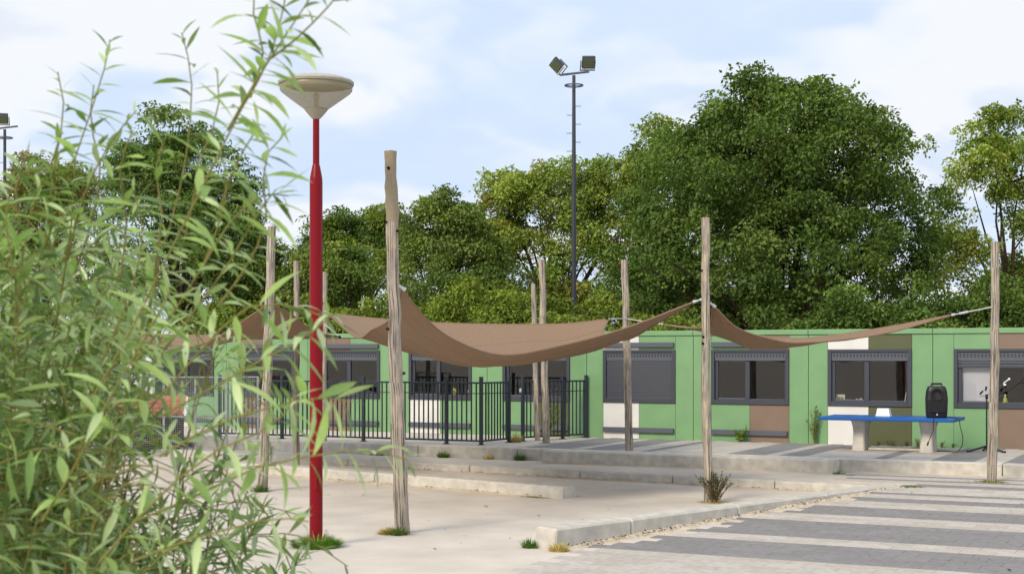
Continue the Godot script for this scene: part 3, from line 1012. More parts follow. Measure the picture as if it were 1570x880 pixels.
# ------------------------------------------------------------------ table, loudspeaker, microphone
func table_things() -> void:
	var y := 0.386
	var t := thing("table_tennis_table", "blue topped concrete table tennis table on two flared concrete legs", "table", Vector3(2.28, y, 1.75))
	bx("tabletop", Vector3(-1.40, 0.645, -0.70), Vector3(1.36, 0.715, 0.70), M.blue_top, t, 0.012)
	for x in [-0.66, 0.74]:
		var st := st_new()
		st.set_smooth_group(0)
		var prof := [[0.0, 0.135, 0.31], [0.06, 0.13, 0.305], [0.2, 0.12, 0.27], [0.38, 0.118, 0.25], [0.5, 0.125, 0.27], [0.58, 0.14, 0.31], [0.645, 0.15, 0.34]]
		var rows := []
		for p in prof:
			var row := []
			for q in [[-1, -1], [1, -1], [1, 1], [-1, 1]]:
				var cx := 0.03
				row.append(Vector3(q[0] * p[1], p[0], q[1] * (p[2] - cx)))
				row.append(Vector3(q[0] * (p[1] - cx), p[0], q[1] * p[2]))
			# order round the section
			rows.append([row[0], row[1], row[3], row[2], row[4], row[5], row[7], row[6]])
		st.set_smooth_group(-1)
		for i in rows.size() - 1:
			for k in 8:
				var j := (k + 1) % 8
				quad(st, rows[i][k], rows[i + 1][k], rows[i + 1][j], rows[i][j])
		put("leg", done(st), M.concrete, t, Vector3(x, 0, 0))
	put("crossbeam", cbox(Vector3(1.1, 0.05, 0.12), 0.01), M.concrete, t, Vector3(0.04, 0.03, 0))
	# loudspeaker
	var top := y + 0.715
	var s := thing("loudspeaker", "black loudspeaker with carrying handle standing on the blue table", "loudspeaker", Vector3(3.18, top, 1.75), 0.25)
	var so := st_new()
	so.set_smooth_group(-1)
	var secs := [[0.0, 0.19, 0.15], [0.02, 0.205, 0.165], [0.1, 0.215, 0.175], [0.38, 0.225, 0.18], [0.56, 0.205, 0.17], [0.64, 0.175, 0.145], [0.655, 0.15, 0.12]]
	var ring := []
	for q in secs:
		var r := []
		for k in 16:
			var a := TAU * k / 16 + PI / 16
			var cx := signf(cos(a)) * pow(absf(cos(a)), 0.35)
			var cz := signf(sin(a)) * pow(absf(sin(a)), 0.45)
			r.append(Vector3(cx * q[1], q[0], cz * q[2]))
		ring.append(r)
	for i in ring.size() - 1:
		for k in 16:
			var j := (k + 1) % 16
			quad(so, ring[i][k], ring[i + 1][k], ring[i + 1][j], ring[i][j])
	for k in range(1, 15):
		tri(so, ring[-1][0], ring[-1][k + 1], ring[-1][k])
		tri(so, ring[0][0], ring[0][k], ring[0][k + 1])
	put("cabinet", done(so), M.black, s)
	bx("grille", Vector3(-0.165, 0.10, 0.165), Vector3(0.165, 0.36, 0.195), M.grille, s, 0.02)
	put("horn", lathe([Vector2(0.02, 0.0), Vector2(0.05, 0.02), Vector2(0.11, 0.05), Vector2(0.13, 0.05), Vector2(0.13, 0.0)], 24), M.grille, s, Vector3(0, 0.48, 0.15), Vector3(PI / 2, 0, 0))
	put("handle", tube([Vector3(-0.11, 0.645, 0), Vector3(-0.10, 0.70, 0), Vector3(0.10, 0.70, 0), Vector3(0.11, 0.645, 0)], [0.02, 0.022, 0.022, 0.02], 8), M.black, s)
	bx("badge", Vector3(-0.014, 0.05, 0.176), Vector3(0.014, 0.085, 0.18), M.aluminium, s, 0.001)
	# white tub upside down
	var tub := thing("plastic_tub", "small white plastic tub turned upside down on the blue table", "tub", Vector3(2.05, top, 1.55))
	var ts := st_new()
	ts.set_smooth_group(-1)
	var a0 := [Vector3(-0.15, 0, -0.1), Vector3(0.15, 0, -0.1), Vector3(0.15, 0, 0.1), Vector3(-0.15, 0, 0.1)]
	var a1 := [Vector3(-0.12, 0.165, -0.08), Vector3(0.12, 0.165, -0.08), Vector3(0.12, 0.165, 0.08), Vector3(-0.12, 0.165, 0.08)]
	for k in 4:
		var j := (k + 1) % 4
		quad(ts, a0[k], a1[k], a1[j], a0[j])
	quad(ts, a1[0], a1[3], a1[2], a1[1])
	put("shell", done(ts), M.white, tub)
	put("rim", cbox(Vector3(0.31, 0.018, 0.21), 0.004), M.white, tub, Vector3(0, 0.009, 0))
	# cables of the loudspeaker
	var cb := thing("loudspeaker_cable", "thin black cable dangling from the table end to the paving", "cable", Vector3(3.55, y, 1.75))
	var pts := []
	var rr := []
	for q in [Vector3(-0.17, 0.73, 0.05), Vector3(-0.02, 0.725, 0.15), Vector3(0.11, 0.70, 0.2), Vector3(0.14, 0.55, 0.2), Vector3(0.19, 0.34, 0.2), Vector3(0.17, 0.15, 0.18), Vector3(0.05, 0.015, 0.1), Vector3(-0.15, 0.01, -0.1), Vector3(-0.5, 0.01, -0.2), Vector3(-0.8, 0.01, -0.1)]:
		pts.append(q)
	var sm := []
	for i in 60:
		sm.append(catmull(pts, i / 59.0))
		rr.append(0.008)
	put("lead", tube(sm, rr, 6), M.black, cb)
	var pts2 := [Vector3(-0.33, 0.74, 0.2), Vector3(-0.3, 0.735, 0.6), Vector3(-0.30, 0.69, 0.72), Vector3(-0.30, 0.5, 0.72), Vector3(-0.36, 0.34, 0.72), Vector3(-0.40, 0.24, 0.72)]
	var sm2 := []
	var rr2 := []
	for i in 30:
		sm2.append(catmull(pts2, i / 29.0))
		rr2.append(0.008)
	put("lead", tube(sm2, rr2, 6), M.black, cb)
	put("plug", tube([Vector3(-0.40, 0.24, 0.72), Vector3(-0.42, 0.17, 0.72)], [0.016, 0.018], 8), M.black, cb)
	# microphone stand
	var m := thing("microphone_stand", "black microphone stand on a folding tripod behind the trunk pole", "microphone stand", Vector3(4.12, y, 1.34))
	put("tube", tube([Vector3(0, 0.03, 0), Vector3(0, 1.12, 0)], [0.018, 0.014], 10), M.black, m)
	put("clutch", tube([Vector3(0, 1.1, 0), Vector3(0, 1.2, 0)], [0.03, 0.028], 10), M.black, m)
	for a in [0.35, 2.6, 4.4]:
		put("foot", tube([Vector3(0, 0.13, 0), Vector3(cos(a) * 0.36, 0.022, sin(a) * 0.36), Vector3(cos(a) * 0.42, 0.02, sin(a) * 0.42)], [0.02, 0.02, 0.026], 8), M.black, m)
	put("boom", tube([Vector3(-0.16, 1.15, 0.02), Vector3(0, 1.17, 0), Vector3(0.35, 1.44, 0)], [0.006, 0.007, 0.006], 8), M.bumper, m)
	put("clip", tube([Vector3(-0.13, 1.2, 0.02), Vector3(-0.07, 1.27, 0.02)], [0.022, 0.018], 8), M.black, m)
	put("clip", tube([Vector3(-0.02, 1.27, 0.02), Vector3(0.0, 1.36, 0.02)], [0.018, 0.02], 8), M.black, m)
	var mc := put("microphone", tube([Vector3(0.33, 1.43, 0), Vector3(0.43, 1.505, 0)], [0.012, 0.016], 12), M.aluminium, m)
	put("mesh_head", lathe([Vector2(0, -0.025), Vector2(0.02, -0.012), Vector2(0.024, 0.008), Vector2(0.014, 0.025), Vector2(0, 0.028)], 14), M.white, mc, Vector3(0.445, 1.515, 0))
	put("counterweight", lathe([Vector2(0, -0.02), Vector2(0.028, -0.015), Vector2(0.03, 0.015), Vector2(0, 0.025)], 14), M.white, m, Vector3(0.36, 1.40, 0.01))

# ------------------------------------------------------------------ plants
func blade_into(st: SurfaceTool, p: Vector3, d: Vector3, l: float, w: float, bend: float, c: Color) -> void:
	var side := d.cross(Vector3.UP).normalized() if absf(d.y) < 0.98 else Vector3.RIGHT
	var out := Vector3(d.x, 0, d.z).normalized()
	var prev_l := p - side * w * 0.5
	var prev_r := p + side * w * 0.5
	for i in 3:
		var f := (i + 1) / 3.0
		var q := p + d * l * f + (out * 0.6 - Vector3.UP * 0.5) * bend * l * f * f
		var ww := w * (1.0 - f * f * 0.95)
		st.set_color(c)
		quad(st, prev_l, prev_r, q + side * ww * 0.5, q - side * ww * 0.5)
		prev_l = q - side * ww * 0.5
		prev_r = q + side * ww * 0.5

func tuft(called: String, label: String, at: Vector3, rad: float, h: float, n: int, cols: Array, squash := 1.0, lean := 0.8) -> void:
	var t := thing(called, label, "grass", at)
	var st := st_new()
	for i in n:
		var a := rng.randf() * TAU
		var r := sqrt(rng.randf()) * rad
		var p := Vector3(cos(a) * r, -0.01, sin(a) * r * squash)
		var d := (Vector3(cos(a) * lean * r / rad + rng.randf_range(-0.35, 0.35), 1.0, sin(a) * lean * r / rad + rng.randf_range(-0.35, 0.35))).normalized()
		var c: Color = cols[rng.randi() % cols.size()] * 1.5
		blade_into(st, p, d, h * rng.randf_range(0.5, 1.1) * (1.0 - 0.4 * r / rad), 0.008 + 0.006 * rng.randf(), rng.randf_range(0.1, 0.6), c * rng.randf_range(0.75, 1.2))
	var o := put("blades", done(st), M.leaf_copies, t)
	o.set_meta("kind", "stuff")

func leaf_quad(st: SurfaceTool, p: Vector3, d: Vector3, nrm: Vector3, l: float, w: float, c: Color) -> void:
	# pointed leaf of four triangles, folded a little along its midrib
	var s := d.cross(nrm).normalized()
	var m := p + d * l * 0.45 - nrm * w * 0.12
	var e := p + d * l
	st.set_color(c)
	tri(st, p, p + d * l * 0.42 + s * w * 0.5, m)
	tri(st, p + d * l * 0.42 + s * w * 0.5, e, m)
	tri(st, p, m, p + d * l * 0.42 - s * w * 0.5)
	tri(st, m, e, p + d * l * 0.42 - s * w * 0.5)

func rand_dir() -> Vector3:
	var y := rng.randf_range(-1, 1)
	var a := rng.randf() * TAU
	var r := sqrt(1 - y * y)
	return Vector3(cos(a) * r, y, sin(a) * r)

# small leafy or twiggy plant: stems with leaves on them
func weed(called: String, label: String, cat: String, at: Vector3, h: float, stems: int, spread: float, leaf: float, cols: Array, twig: Material, leaves_per := 26) -> void:
	var t := thing(called, label, cat, at)
	var ss := st_new()
	var sl := st_new()
	for i in stems:
		var a := rng.randf() * TAU
		var hh := h * rng.randf_range(0.55, 1.0)
		var tip := Vector3(cos(a) * spread * rng.randf(), hh, sin(a) * spread * rng.randf() * 0.8)
		var p0 := Vector3(rng.randf_range(-0.03, 0.03), -0.03, rng.randf_range(-0.03, 0.03))
		var mid := (p0 + tip) * 0.5 + Vector3(rng.randf_range(-0.05, 0.05), 0.06, rng.randf_range(-0.05, 0.05))
		var pts := []
		for k in 7:
			pts.append(p0.bezier_interpolate(p0.lerp(mid, 0.7), mid.lerp(tip, 0.5), tip, k / 6.0))
		tube_into(ss, pts, [0.007, 0.006, 0.0055, 0.005, 0.004, 0.003, 0.002], 5)
		for k in leaves_per:
			var f := rng.randf_range(0.15, 1.0)
			var x := f * 6.0
			var j := mini(int(x), 5)
			var p: Vector3 = pts[j].lerp(pts[j + 1], x - j)
			var d := (rand_dir() + Vector3(0, 0.3, 0)).normalized()
			leaf_quad(sl, p, d, (Vector3.UP + rand_dir() * 0.7).normalized(), leaf * rng.randf_range(0.6, 1.25), leaf * 0.42, cols[rng.randi() % cols.size()] * rng.randf_range(0.7, 1.2))
	put("stems", done(ss, true), twig, t)
	var o := put("leaves", done(sl), M.leaf_copies, t)
	o.set_meta("kind", "stuff")

func small_plants() -> void:
	var green := [Color(0.06, 0.13, 0.025), Color(0.08, 0.16, 0.03), Color(0.10, 0.17, 0.04), Color(0.05, 0.10, 0.02)]
	var dry := [Color(0.42, 0.31, 0.12), Color(0.36, 0.27, 0.11), Color(0.48, 0.37, 0.17)]
	var mixc := green + [Color(0.30, 0.25, 0.10)]
	tuft("grass_tuft", "thick round grass tuft round the foot of the red lamp post", Vector3(-1.45, 0, 17.47), 0.27, 0.24, 1900, [Color(0.10, 0.20, 0.035), Color(0.13, 0.24, 0.045), Color(0.16, 0.26, 0.06)], 1.0, 0.9)
	tuft("grass_tuft", "dry grass stalks sticking up beside the red lamp post", Vector3(-1.40, 0, 17.55), 0.12, 0.40, 34, [Color(0.5, 0.38, 0.24), Color(0.5, 0.42, 0.2)], 1.0, 0.5)
	tuft("grass_tuft", "yellow dry grass tuft at the foot of the tall trunk pole", Vector3(-1.32, 0, 15.95), 0.13, 0.17, 380, dry, 1.0, 1.3)
	tuft("grass_tuft", "green weedy tuft at the foot of the tall trunk pole", Vector3(-1.17, 0, 15.98), 0.11, 0.22, 260, mixc, 1.0, 0.8)
	tuft("grass_tuft", "dry yellow tuft against the end of the slanting kerb", Vector3(1.42, 0, 16.50), 0.11, 0.18, 260, dry, 0.7, 0.6)
	tuft("grass_tuft", "green tuft at the corner of the slanting kerb", Vector3(0.95, 0, 16.36), 0.09, 0.20, 170, green, 0.8, 0.5)
	tuft("grass_tuft", "low mossy grass strip along the free-standing bench end", Vector3(-1.75, 0, 10.66), 0.30, 0.05, 420, mixc, 0.22, 0.8)
	tuft("grass_tuft", "green grass at the foot of the thick grey pole", Vector3(-6.5, 0, 11.93), 0.15, 0.22, 260, green, 0.8, 0.7)
	tuft("grass_tuft", "dry flat tuft at the foot of the pole in the striped paving", Vector3(4.9, 0.15, 5.93), 0.28, 0.10, 420, dry + mixc, 0.6, 1.2)
	tuft("grass_tuft", "small weeds where the slanting kerb meets the paving", Vector3(3.85, 0.15, 7.55), 0.22, 0.09, 160, mixc, 0.5, 1.0)
	tuft("grass_tuft", "tuft of grass against the platform kerb before the fence", Vector3(-6.9, 0.136, 4.80), 0.12, 0.26, 170, green, 0.5, 0.5)
	tuft("grass_tuft", "taller grass against the platform kerb beside the seating block", Vector3(-5.0, 0.136, 4.80), 0.13, 0.26, 150, green, 0.5, 0.5)
	tuft("grass_tuft", "low grass lying along the platform kerb under the fence", Vector3(-8.6, 0.136, 4.82), 0.3, 0.08, 220, mixc, 0.3, 0.8)
	tuft("grass_tuft", "rusty dry tuft at a joint of the platform kerb", Vector3(-5.75, 0.136, 4.80), 0.10, 0.2, 90, dry, 0.5, 0.5)
	tuft("grass_tuft", "dry tuft at the end of the seating block", Vector3(2.02, 0.14, 5.25), 0.12, 0.10, 150, mixc, 0.6, 0.9)
	tuft("grass_tuft", "dry straw coloured tuft in the fence opening", Vector3(-6.22, 0.378, 2.55), 0.12, 0.36, 220, dry, 0.7, 0.5)
	tuft("grass_tuft", "dry tuft at the foot of the pole outside the fence", Vector3(-5.36, 0.378, 2.76), 0.14, 0.10, 180, dry, 0.7, 1.0)
	weed("bush", "dry twiggy bush round the foot of a trunk pole in the pit", "bush", Vector3(1.20, 0, 10.1), 0.52, 42, 0.36, 0.045, [Color(0.10, 0.11, 0.05), Color(0.16, 0.13, 0.07), Color(0.12, 0.14, 0.06)], M.dry_twig, 26)
	tuft("grass_tuft", "brown litter and grass under the dry bush", Vector3(1.2, 0, 10.12), 0.26, 0.10, 300, dry + [Color(0.2, 0.13, 0.06)], 0.8, 1.2)
	weed("weed", "tall loose weed growing against the wall beside the blue table", "weed", Vector3(0.18, 0.378, 0.14), 0.95, 12, 0.26, 0.055, [Color(0.12, 0.2, 0.05), Color(0.16, 0.24, 0.07)], M.twig, 34)
	weed("weed", "bright yellow-green weed before the lower rail under the second window", "weed", Vector3(-1.55, 0.378, 0.2), 0.34, 12, 0.2, 0.11, [Color(0.22, 0.33, 0.05), Color(0.18, 0.30, 0.05)], M.twig, 10)
	weed("weed", "leafy weeds inside the fenced yard beside the opening", "weed", Vector3(-5.9, 0.378, 1.5), 0.9, 14, 0.35, 0.09, [Color(0.08, 0.15, 0.03), Color(0.12, 0.18, 0.04)], M.twig, 24)
	for i in 7:
		weed("weed", "low dry weeds along the wall foot under the blue table", "weed", Vector3(1.6 + i * 0.27 + rng.randf() * 0.1, 0.378, 0.1), rng.randf_range(0.08, 0.2), 6, 0.12, 0.04, [Color(0.20, 0.20, 0.07), Color(0.12, 0.17, 0.04), Color(0.3, 0.22, 0.1)], M.dry_twig, 9)
		get_child(get_child_count() - 1).set_meta("group", "weeds along the wall foot")

# loose sand banked against kerbs, with its own ragged outline and thickness
func sand_bank(called: String, a: Vector3, b: Vector3, out: Vector3, w: float, h: float, sd: int, slope := false) -> void:
	var n := noise(sd, 1.2, 3)
	var st := st_new()
	st.set_smooth_group(0)
	var seg := 60
	var P := []
	for i in seg + 1:
		var f := float(i) / seg
		var p := a.lerp(b, f)
		var s := maxf(0.05, 0.55 + n.get_noise_1d(f * 14.0) * 0.9) * minf(1.0, 8.0 * f * (1 - f) + 0.05)
		var row := []
		for j in 6:
			var g := j / 5.0
			var q := p + out * w * s * g
			var y0 := (ramp(q.z) + 0.004) if slope else p.y
			q.y = y0 + h * s * (1 - g) * (1 - g) * (0.8 + 0.4 * n.get_noise_2d(f * 60, g * 9)) - 0.003 * g + 0.012 * (1 - g)
			row.append(q)
		P.append(row)
	for i in seg:
		for j in 5:
			quad(st, P[i][j], P[i + 1][j], P[i + 1][j + 1], P[i][j + 1])
	var o := put(called, done(st), M.loose_sand)
	o.set_meta("kind", "stuff")
	tag(o, "loose yellow sand blown against a concrete kerb", "sand", "sand blown against the kerbs")

func litter() -> void:
	sand_bank("sand_drift", Vector3(c_line(16.4), 0, 16.4), Vector3(c_line(7.6), 0, 7.6), Vector3(1, 0, 0.25).normalized(), 0.55, 0.035, 1, true)
	sand_bank("sand_drift", Vector3(-9.0, 0, 8.9), Vector3(-1.4, 0, 10.64), Vector3(-0.2, 0, 1).normalized(), 0.42, 0.03, 2)
	sand_bank("sand_drift", Vector3(-10.0, 0, b_line(-10)), Vector3(3.2, 0, b_line(3.2)), Vector3(0, 0, 1), 0.35, 0.02, 3)
	sand_bank("sand_drift", Vector3(1.95, 0.145, 4.7), Vector3(9, 0.145, 4.7), Vector3(0, 0, 1), 0.30, 0.02, 4)
	sand_bank("sand_drift", Vector3(-4.2, 0.138, 5.24), Vector3(1.9, 0.138, 5.24), Vector3(0, 0, 1), 0.30, 0.02, 5)
	# dead leaves
	var st := st_new()
	var cols := [Color(0.07, 0.045, 0.03), Color(0.12, 0.075, 0.04), Color(0.16, 0.11, 0.06), Color(0.05, 0.04, 0.035)]
	var drop := func(p: Vector3, l: float) -> void:
		var d := Vector3(rng.randf_range(-1, 1), rng.randf_range(-0.1, 0.25), rng.randf_range(-1, 1)).normalized()
		leaf_quad(st, p, d, (Vector3.UP + rand_dir() * 0.35).normalized(), l, l * 0.5, cols[rng.randi() % 4])
	for i in 420:
		var z := lerpf(16.3, 8.0, pow(rng.randf(), 1.25))
		var x := c_line(z) + 0.03 + absf(rng.randfn(0, 0.10)) + 0.03
		drop.call(Vector3(x, ramp(z) + 0.035 + rng.randf() * 0.012, z), rng.randf_range(0.025, 0.06))
	for i in 150:
		var x2 := rng.randf_range(-8.5, 3.0)
		drop.call(Vector3(x2, 0.028, b_line(x2) + 0.03 + absf(rng.randfn(0, 0.06))), rng.randf_range(0.03, 0.06))
	for i in 120:
		var f := rng.randf()
		drop.call(Vector3(lerpf(-8.8, -1.6, f), 0.035, lerpf(8.95, 10.6, f) + 0.04 + absf(rng.randfn(0, 0.07))), rng.randf_range(0.03, 0.06))
	for i in 34:
		drop.call(Vector3(rng.randf_range(-6.5, 0.8), 0.014, rng.randf_range(11.2, 17.2)), rng.randf_range(0.03, 0.07))
	for i in 40:
		var z3 := rng.randf_range(5.4, 16.8)
		drop.call(Vector3(rng.randf_range(4.0, 8.5), ramp(z3) + 0.024, z3), rng.randf_range(0.03, 0.08))
	var o := put("leaf_litter", done(st), M.leaf_copies)
	o.set_meta("kind", "stuff")
	tag(o, "dead brown leaves scattered over the sand and paving", "leaf litter")

# ------------------------------------------------------------------ trees
var clump: Mesh
var clump_b: Mesh

func clump_mesh(n: int, rad: float, l: float, w: float) -> Mesh:
	var st := st_new()
	for i in n:
		var p := rand_dir() * rad * pow(rng.randf(), 0.5)
		var d := (rand_dir() + p.normalized() * 0.8 + Vector3(0, -0.15, 0)).normalized()
		var nn := (Vector3.UP * 1.2 + rand_dir() * 0.9).normalized()
		leaf_quad(st, p, d, nn, l * rng.randf_range(0.7, 1.3), w * rng.randf_range(0.8, 1.2), Color.WHITE)
	return done(st)

# lobes: [centre, radii]; the crown is many small leafy puffs spread over those volumes
func tree(called: String, label: String, at: Vector3, lobes: Array, puffs: int, puff_r: float, per: int, cols: Array, trunk_r: float, size := 1.0, group := "trees behind the school building", gap := 0.0) -> void:
	var t := thing(called, label, "tree" if trunk_r > 0.06 else "shrub", at, deg_to_rad(27.0), group)
	var list := []
	var centres := []
	var wsum := 0.0
	for q in lobes:
		wsum += q[1].x * q[1].y
	for i in puffs:
		var pick := rng.randf() * wsum
		var lobe: Array = lobes[0]
		for q in lobes:
			pick -= q[1].x * q[1].y
			if pick <= 0.0:
				lobe = q
				break
		var dir := rand_dir()
		if dir.y < -0.55:
			dir.y = -dir.y
		var f := 1.0 if rng.randf() < 0.68 else pow(rng.randf(), 0.45)
		var c: Vector3 = lobe[0] + dir * lobe[1] * f * rng.randf_range(0.78, 1.10)
		if c.y < 0.4:
			continue
		var sprig := rng.randf() < 0.22 and f == 1.0
		if sprig:
			c = lobe[0] + (c - lobe[0]) * rng.randf_range(1.06, 1.2)
		centres.append(c)
		var pr := puff_r * (rng.randf_range(0.3, 0.55) if sprig else rng.randf_range(0.4, 1.3))
		var col: Color = cols[rng.randi() % cols.size()]
		col = col * rng.randf_range(0.75, 1.3) * 1.9
		var outward: Vector3 = (c - lobe[0]).normalized()
		var m := int(0.8 * per * pr / puff_r * pr / puff_r)
		for k in m:
			var d: Vector3 = (rand_dir() + outward * 0.35 + Vector3(0, 0.25, 0)).normalized()
			var p: Vector3 = c + d * Vector3(pr, pr * 0.72, pr) * rng.randf_range(0.55, 1.05)
			if p.y < 0.15:
				continue
			var s := size * rng.randf_range(0.75, 1.25)
			var b := Basis(rand_dir(), rng.randf() * 0.9) * Basis(Vector3.UP, rng.randf() * TAU)
			list.append([Transform3D(b.scaled(Vector3.ONE * s), p), col * rng.randf_range(0.82, 1.18)])
	if trunk_r > 0.0:
		var top: Vector3 = lobes[0][0]
		var st := st_new()
		var fork := Vector3(top.x * 0.5, maxf(1.2, (top.y - lobes[0][1].y) * 0.5 + top.y * 0.25), 0)
		tube_into(st, [Vector3(0, -0.3, 0), Vector3(0.03, fork.y * 0.5, 0.02), fork], [trunk_r * 1.3, trunk_r, trunk_r * 0.85], 12)
		for i in mini(centres.size(), 26):
			var c: Vector3 = centres[(i * 7) % centres.size()]
			var mid := fork.lerp(c, 0.5) + Vector3(rng.randf_range(-0.4, 0.4), 0.5, rng.randf_range(-0.4, 0.4))
			tube_into(st, [fork - Vector3(0, 0.15, 0), fork.lerp(mid, 0.5) + Vector3(0, 0.15, 0), mid, c], [trunk_r * 0.5, trunk_r * 0.34, trunk_r * 0.2, trunk_r * 0.05], 6)
		put("trunk", done(st, true), M.bark, t)
	var o := copies("crown", clump, M.leaf_copies, list, t)
	o.set_meta("kind", "stuff")

func trees() -> void:
	clump = clump_mesh(20, 0.36, 0.15, 0.09)
	var dark := [Color(0.050, 0.080, 0.018), Color(0.060, 0.093, 0.021), Color(0.072, 0.107, 0.025), Color(0.09, 0.124, 0.03)]
	var mid := [Color(0.11, 0.14, 0.024), Color(0.13, 0.16, 0.028), Color(0.095, 0.125, 0.022)]
	var yel := [Color(0.13, 0.17, 0.035), Color(0.16, 0.19, 0.04), Color(0.11, 0.15, 0.032), Color(0.19, 0.19, 0.045)]
	var aut := [Color(0.12, 0.14, 0.033), Color(0.15, 0.14, 0.04), Color(0.10, 0.13, 0.03), Color(0.17, 0.14, 0.05)]
	var V := func(x, y, z): return Vector3(x, y, z)
	tree("oak_tree", "very large dark green oak with a dense domed crown", Vector3(-5.7, 0, -16.69), [
		[V.call(0, 5.0, 0), V.call(6.0, 3.9, 4.4)], [V.call(0.1, 7.0, 0), V.call(5.2, 4.2, 4.0)], [V.call(0.2, 9.0, 0), V.call(3.5, 2.9, 2.8)], [V.call(0, 3.7, 0.5), V.call(5.9, 1.7, 4.0)]],
		620, 0.66, 22, dark, 0.42)
	tree("tree", "loose airy tree with yellowing leaves beside the large oak", Vector3(0.9, 0, -25.2), [
		[V.call(0.3, 7.6, 0), V.call(2.8, 3.6, 2.4)], [V.call(0.0, 10.0, 0), V.call(1.8, 1.6, 1.5)], [V.call(-1.6, 5.6, 0), V.call(1.4, 1.6, 1.2)], [V.call(2.2, 6.5, 0), V.call(2.0, 3.0, 1.6)], [V.call(0.3, 3.6, 0), V.call(2.8, 2.0, 2.0)]],
		190, 0.62, 20, mid + yel, 0.2)
	tree("tree", "yellow-green spreading tree standing behind the floodlight mast", Vector3(-20.34, 0, -29.43), [
		[V.call(0, 7.2, 0), V.call(3.4, 4.2, 3.0)], [V.call(-1.2, 9.0, 0), V.call(2.0, 2.2, 2.0)], [V.call(2.4, 9.2, 0), V.call(2.0, 2.6, 2.0)], [V.call(-2.6, 7.4, 0), V.call(1.3, 1.3, 1.5)], [V.call(0.2, 3.6, 0), V.call(3.2, 2.6, 2.4)]],
		250, 0.8, 28, yel, 0.24, 1.1)
	tree("tree", "yellow-green tree peeping out behind the shoulder of the large oak", Vector3(-15.2, 0, -30.6), [
		[V.call(0, 8.4, 0), V.call(2.6, 4.2, 2.4)], [V.call(1.6, 10.6, 0), V.call(1.8, 2.2, 1.6)], [V.call(0, 4.0, 0), V.call(2.6, 2.6, 2.2)]],
		150, 0.8, 26, yel + mid, 0.2, 1.1)
	tree("tree", "upright yellowish tree behind the middle of the large sail", Vector3(-22.6, 0, -23.4), [
		[V.call(0, 5.6, 0), V.call(2.1, 3.4, 2.0)], [V.call(-0.3, 7.8, 0), V.call(1.4, 1.6, 1.3)], [V.call(1.0, 7.0, 0), V.call(1.2, 1.6, 1.2)]],
		130, 0.7, 26, [Color(0.10, 0.135, 0.03), Color(0.12, 0.15, 0.04), Color(0.09, 0.12, 0.03)], 0.18)
	tree("tree", "dark round-topped tree rising behind the yellowish hedge trees", Vector3(-33.0, 0, -32.0), [
		[V.call(0, 7.2, 0), V.call(2.9, 3.0, 2.6)], [V.call(-1.8, 7.4, 0), V.call(1.4, 2.0, 1.4)], [V.call(1.4, 8.2, 0), V.call(1.8, 1.9, 1.6)]],
		120, 0.85, 26, dark + mid, 0.22, 1.1)
	tree("tree", "olive green bushy tree between the lamp post and the tall trunk pole", Vector3(-24.6, 0, -17.0), [
		[V.call(0, 3.6, 0), V.call(2.4, 3.1, 2.0)], [V.call(-0.6, 5.0, 0), V.call(1.4, 1.6, 1.3)]],
		110, 0.65, 26, [Color(0.10, 0.135, 0.03), Color(0.08, 0.12, 0.028), Color(0.13, 0.15, 0.04)], 0.14)
	tree("tree", "dark grey-green bushy tree behind the dip of the large sail", Vector3(-19.2, 0, -18.0), [
		[V.call(0, 3.2, 0), V.call(2.6, 2.7, 2.0)], [V.call(1.6, 3.0, 0), V.call(1.8, 2.0, 1.6)]],
		110, 0.6, 26, [Color(0.075, 0.105, 0.03), Color(0.095, 0.125, 0.035), Color(0.065, 0.095, 0.025)], 0.14)
	tree("tree", "green bushy tree seen past the thick grey pole and the willow", Vector3(-29.0, 0, -17.0), [
		[V.call(0, 4.0, 0), V.call(2.3, 3.2, 2.0)]], 100, 0.7, 26, mid, 0.16)
	tree("tree", "tall dark tree rising behind the willow branches", Vector3(-31.15, 0, -14.95), [
		[V.call(0.2, 7.2, 0), V.call(3.0, 4.0, 2.8)], [V.call(-0.4, 10.4, 0), V.call(1.9, 2.2, 1.8)], [V.call(1.8, 6.2, 0), V.call(1.8, 2.6, 1.8)]],
		170, 0.8, 28, dark, 0.25)
	tree("tree", "brownish turning tree behind the willow beside the far mast", Vector3(-43.5, 0, -19.8), [
		[V.call(0, 7.0, 0), V.call(3.4, 4.4, 2.6)], [V.call(1.0, 9.6, 0), V.call(1.6, 1.6, 1.6)]],
		150, 0.8, 24, aut, 0.22, 1.1)
	# hedge of shrubs and undergrowth behind the building
	var g2 := "undergrowth shrubs behind the roof"
	for q in [[-1.4, -9.0, 3.9, "above the second window after the fence"], [0.6, -9.6, 3.8, "above the olive panel by the blue table"], [2.8, -10.2, 4.1, "beyond the loudspeaker"], [5.0, -10.8, 3.9, "beyond the microphone stand"], [7.0, -11.5, 3.9, "at the thin end of the hedge"]]:
		tree("shrub", "dense dark hedge shrub behind the roof, " + q[3], Vector3(q[0], 0, q[1]), [[Vector3(0, q[2] * 0.5, 0), Vector3(1.5, q[2] * 0.5, 1.1)]], 46, 0.5, 24, dark, 0.05, 0.8, g2)
	for q in [[-16.6, -14.0, 4.9, "above the fence corner"], [-13.6, -12.6, 4.4, "before the foot of the floodlight mast"], [-10.6, -11.5, 3.9, "between the mast and the large oak"], [-7.6, -10.4, 3.5, "under the oak above the closed shutter"], [-20.6, -15.2, 4.6, "behind the dip of the large sail"], [-24.0, -15.6, 4.4, "behind the tall trunk pole"], [-28.0, -14.6, 4.4, "behind the red lamp post"], [-32.5, -12.4, 4.8, "behind the thick grey pole and willow"], [-37.0, -11.0, 4.8, "behind the tiled hutch and willow"], [-41.0, -10.0, 4.6, "behind the board fence and willow"]]:
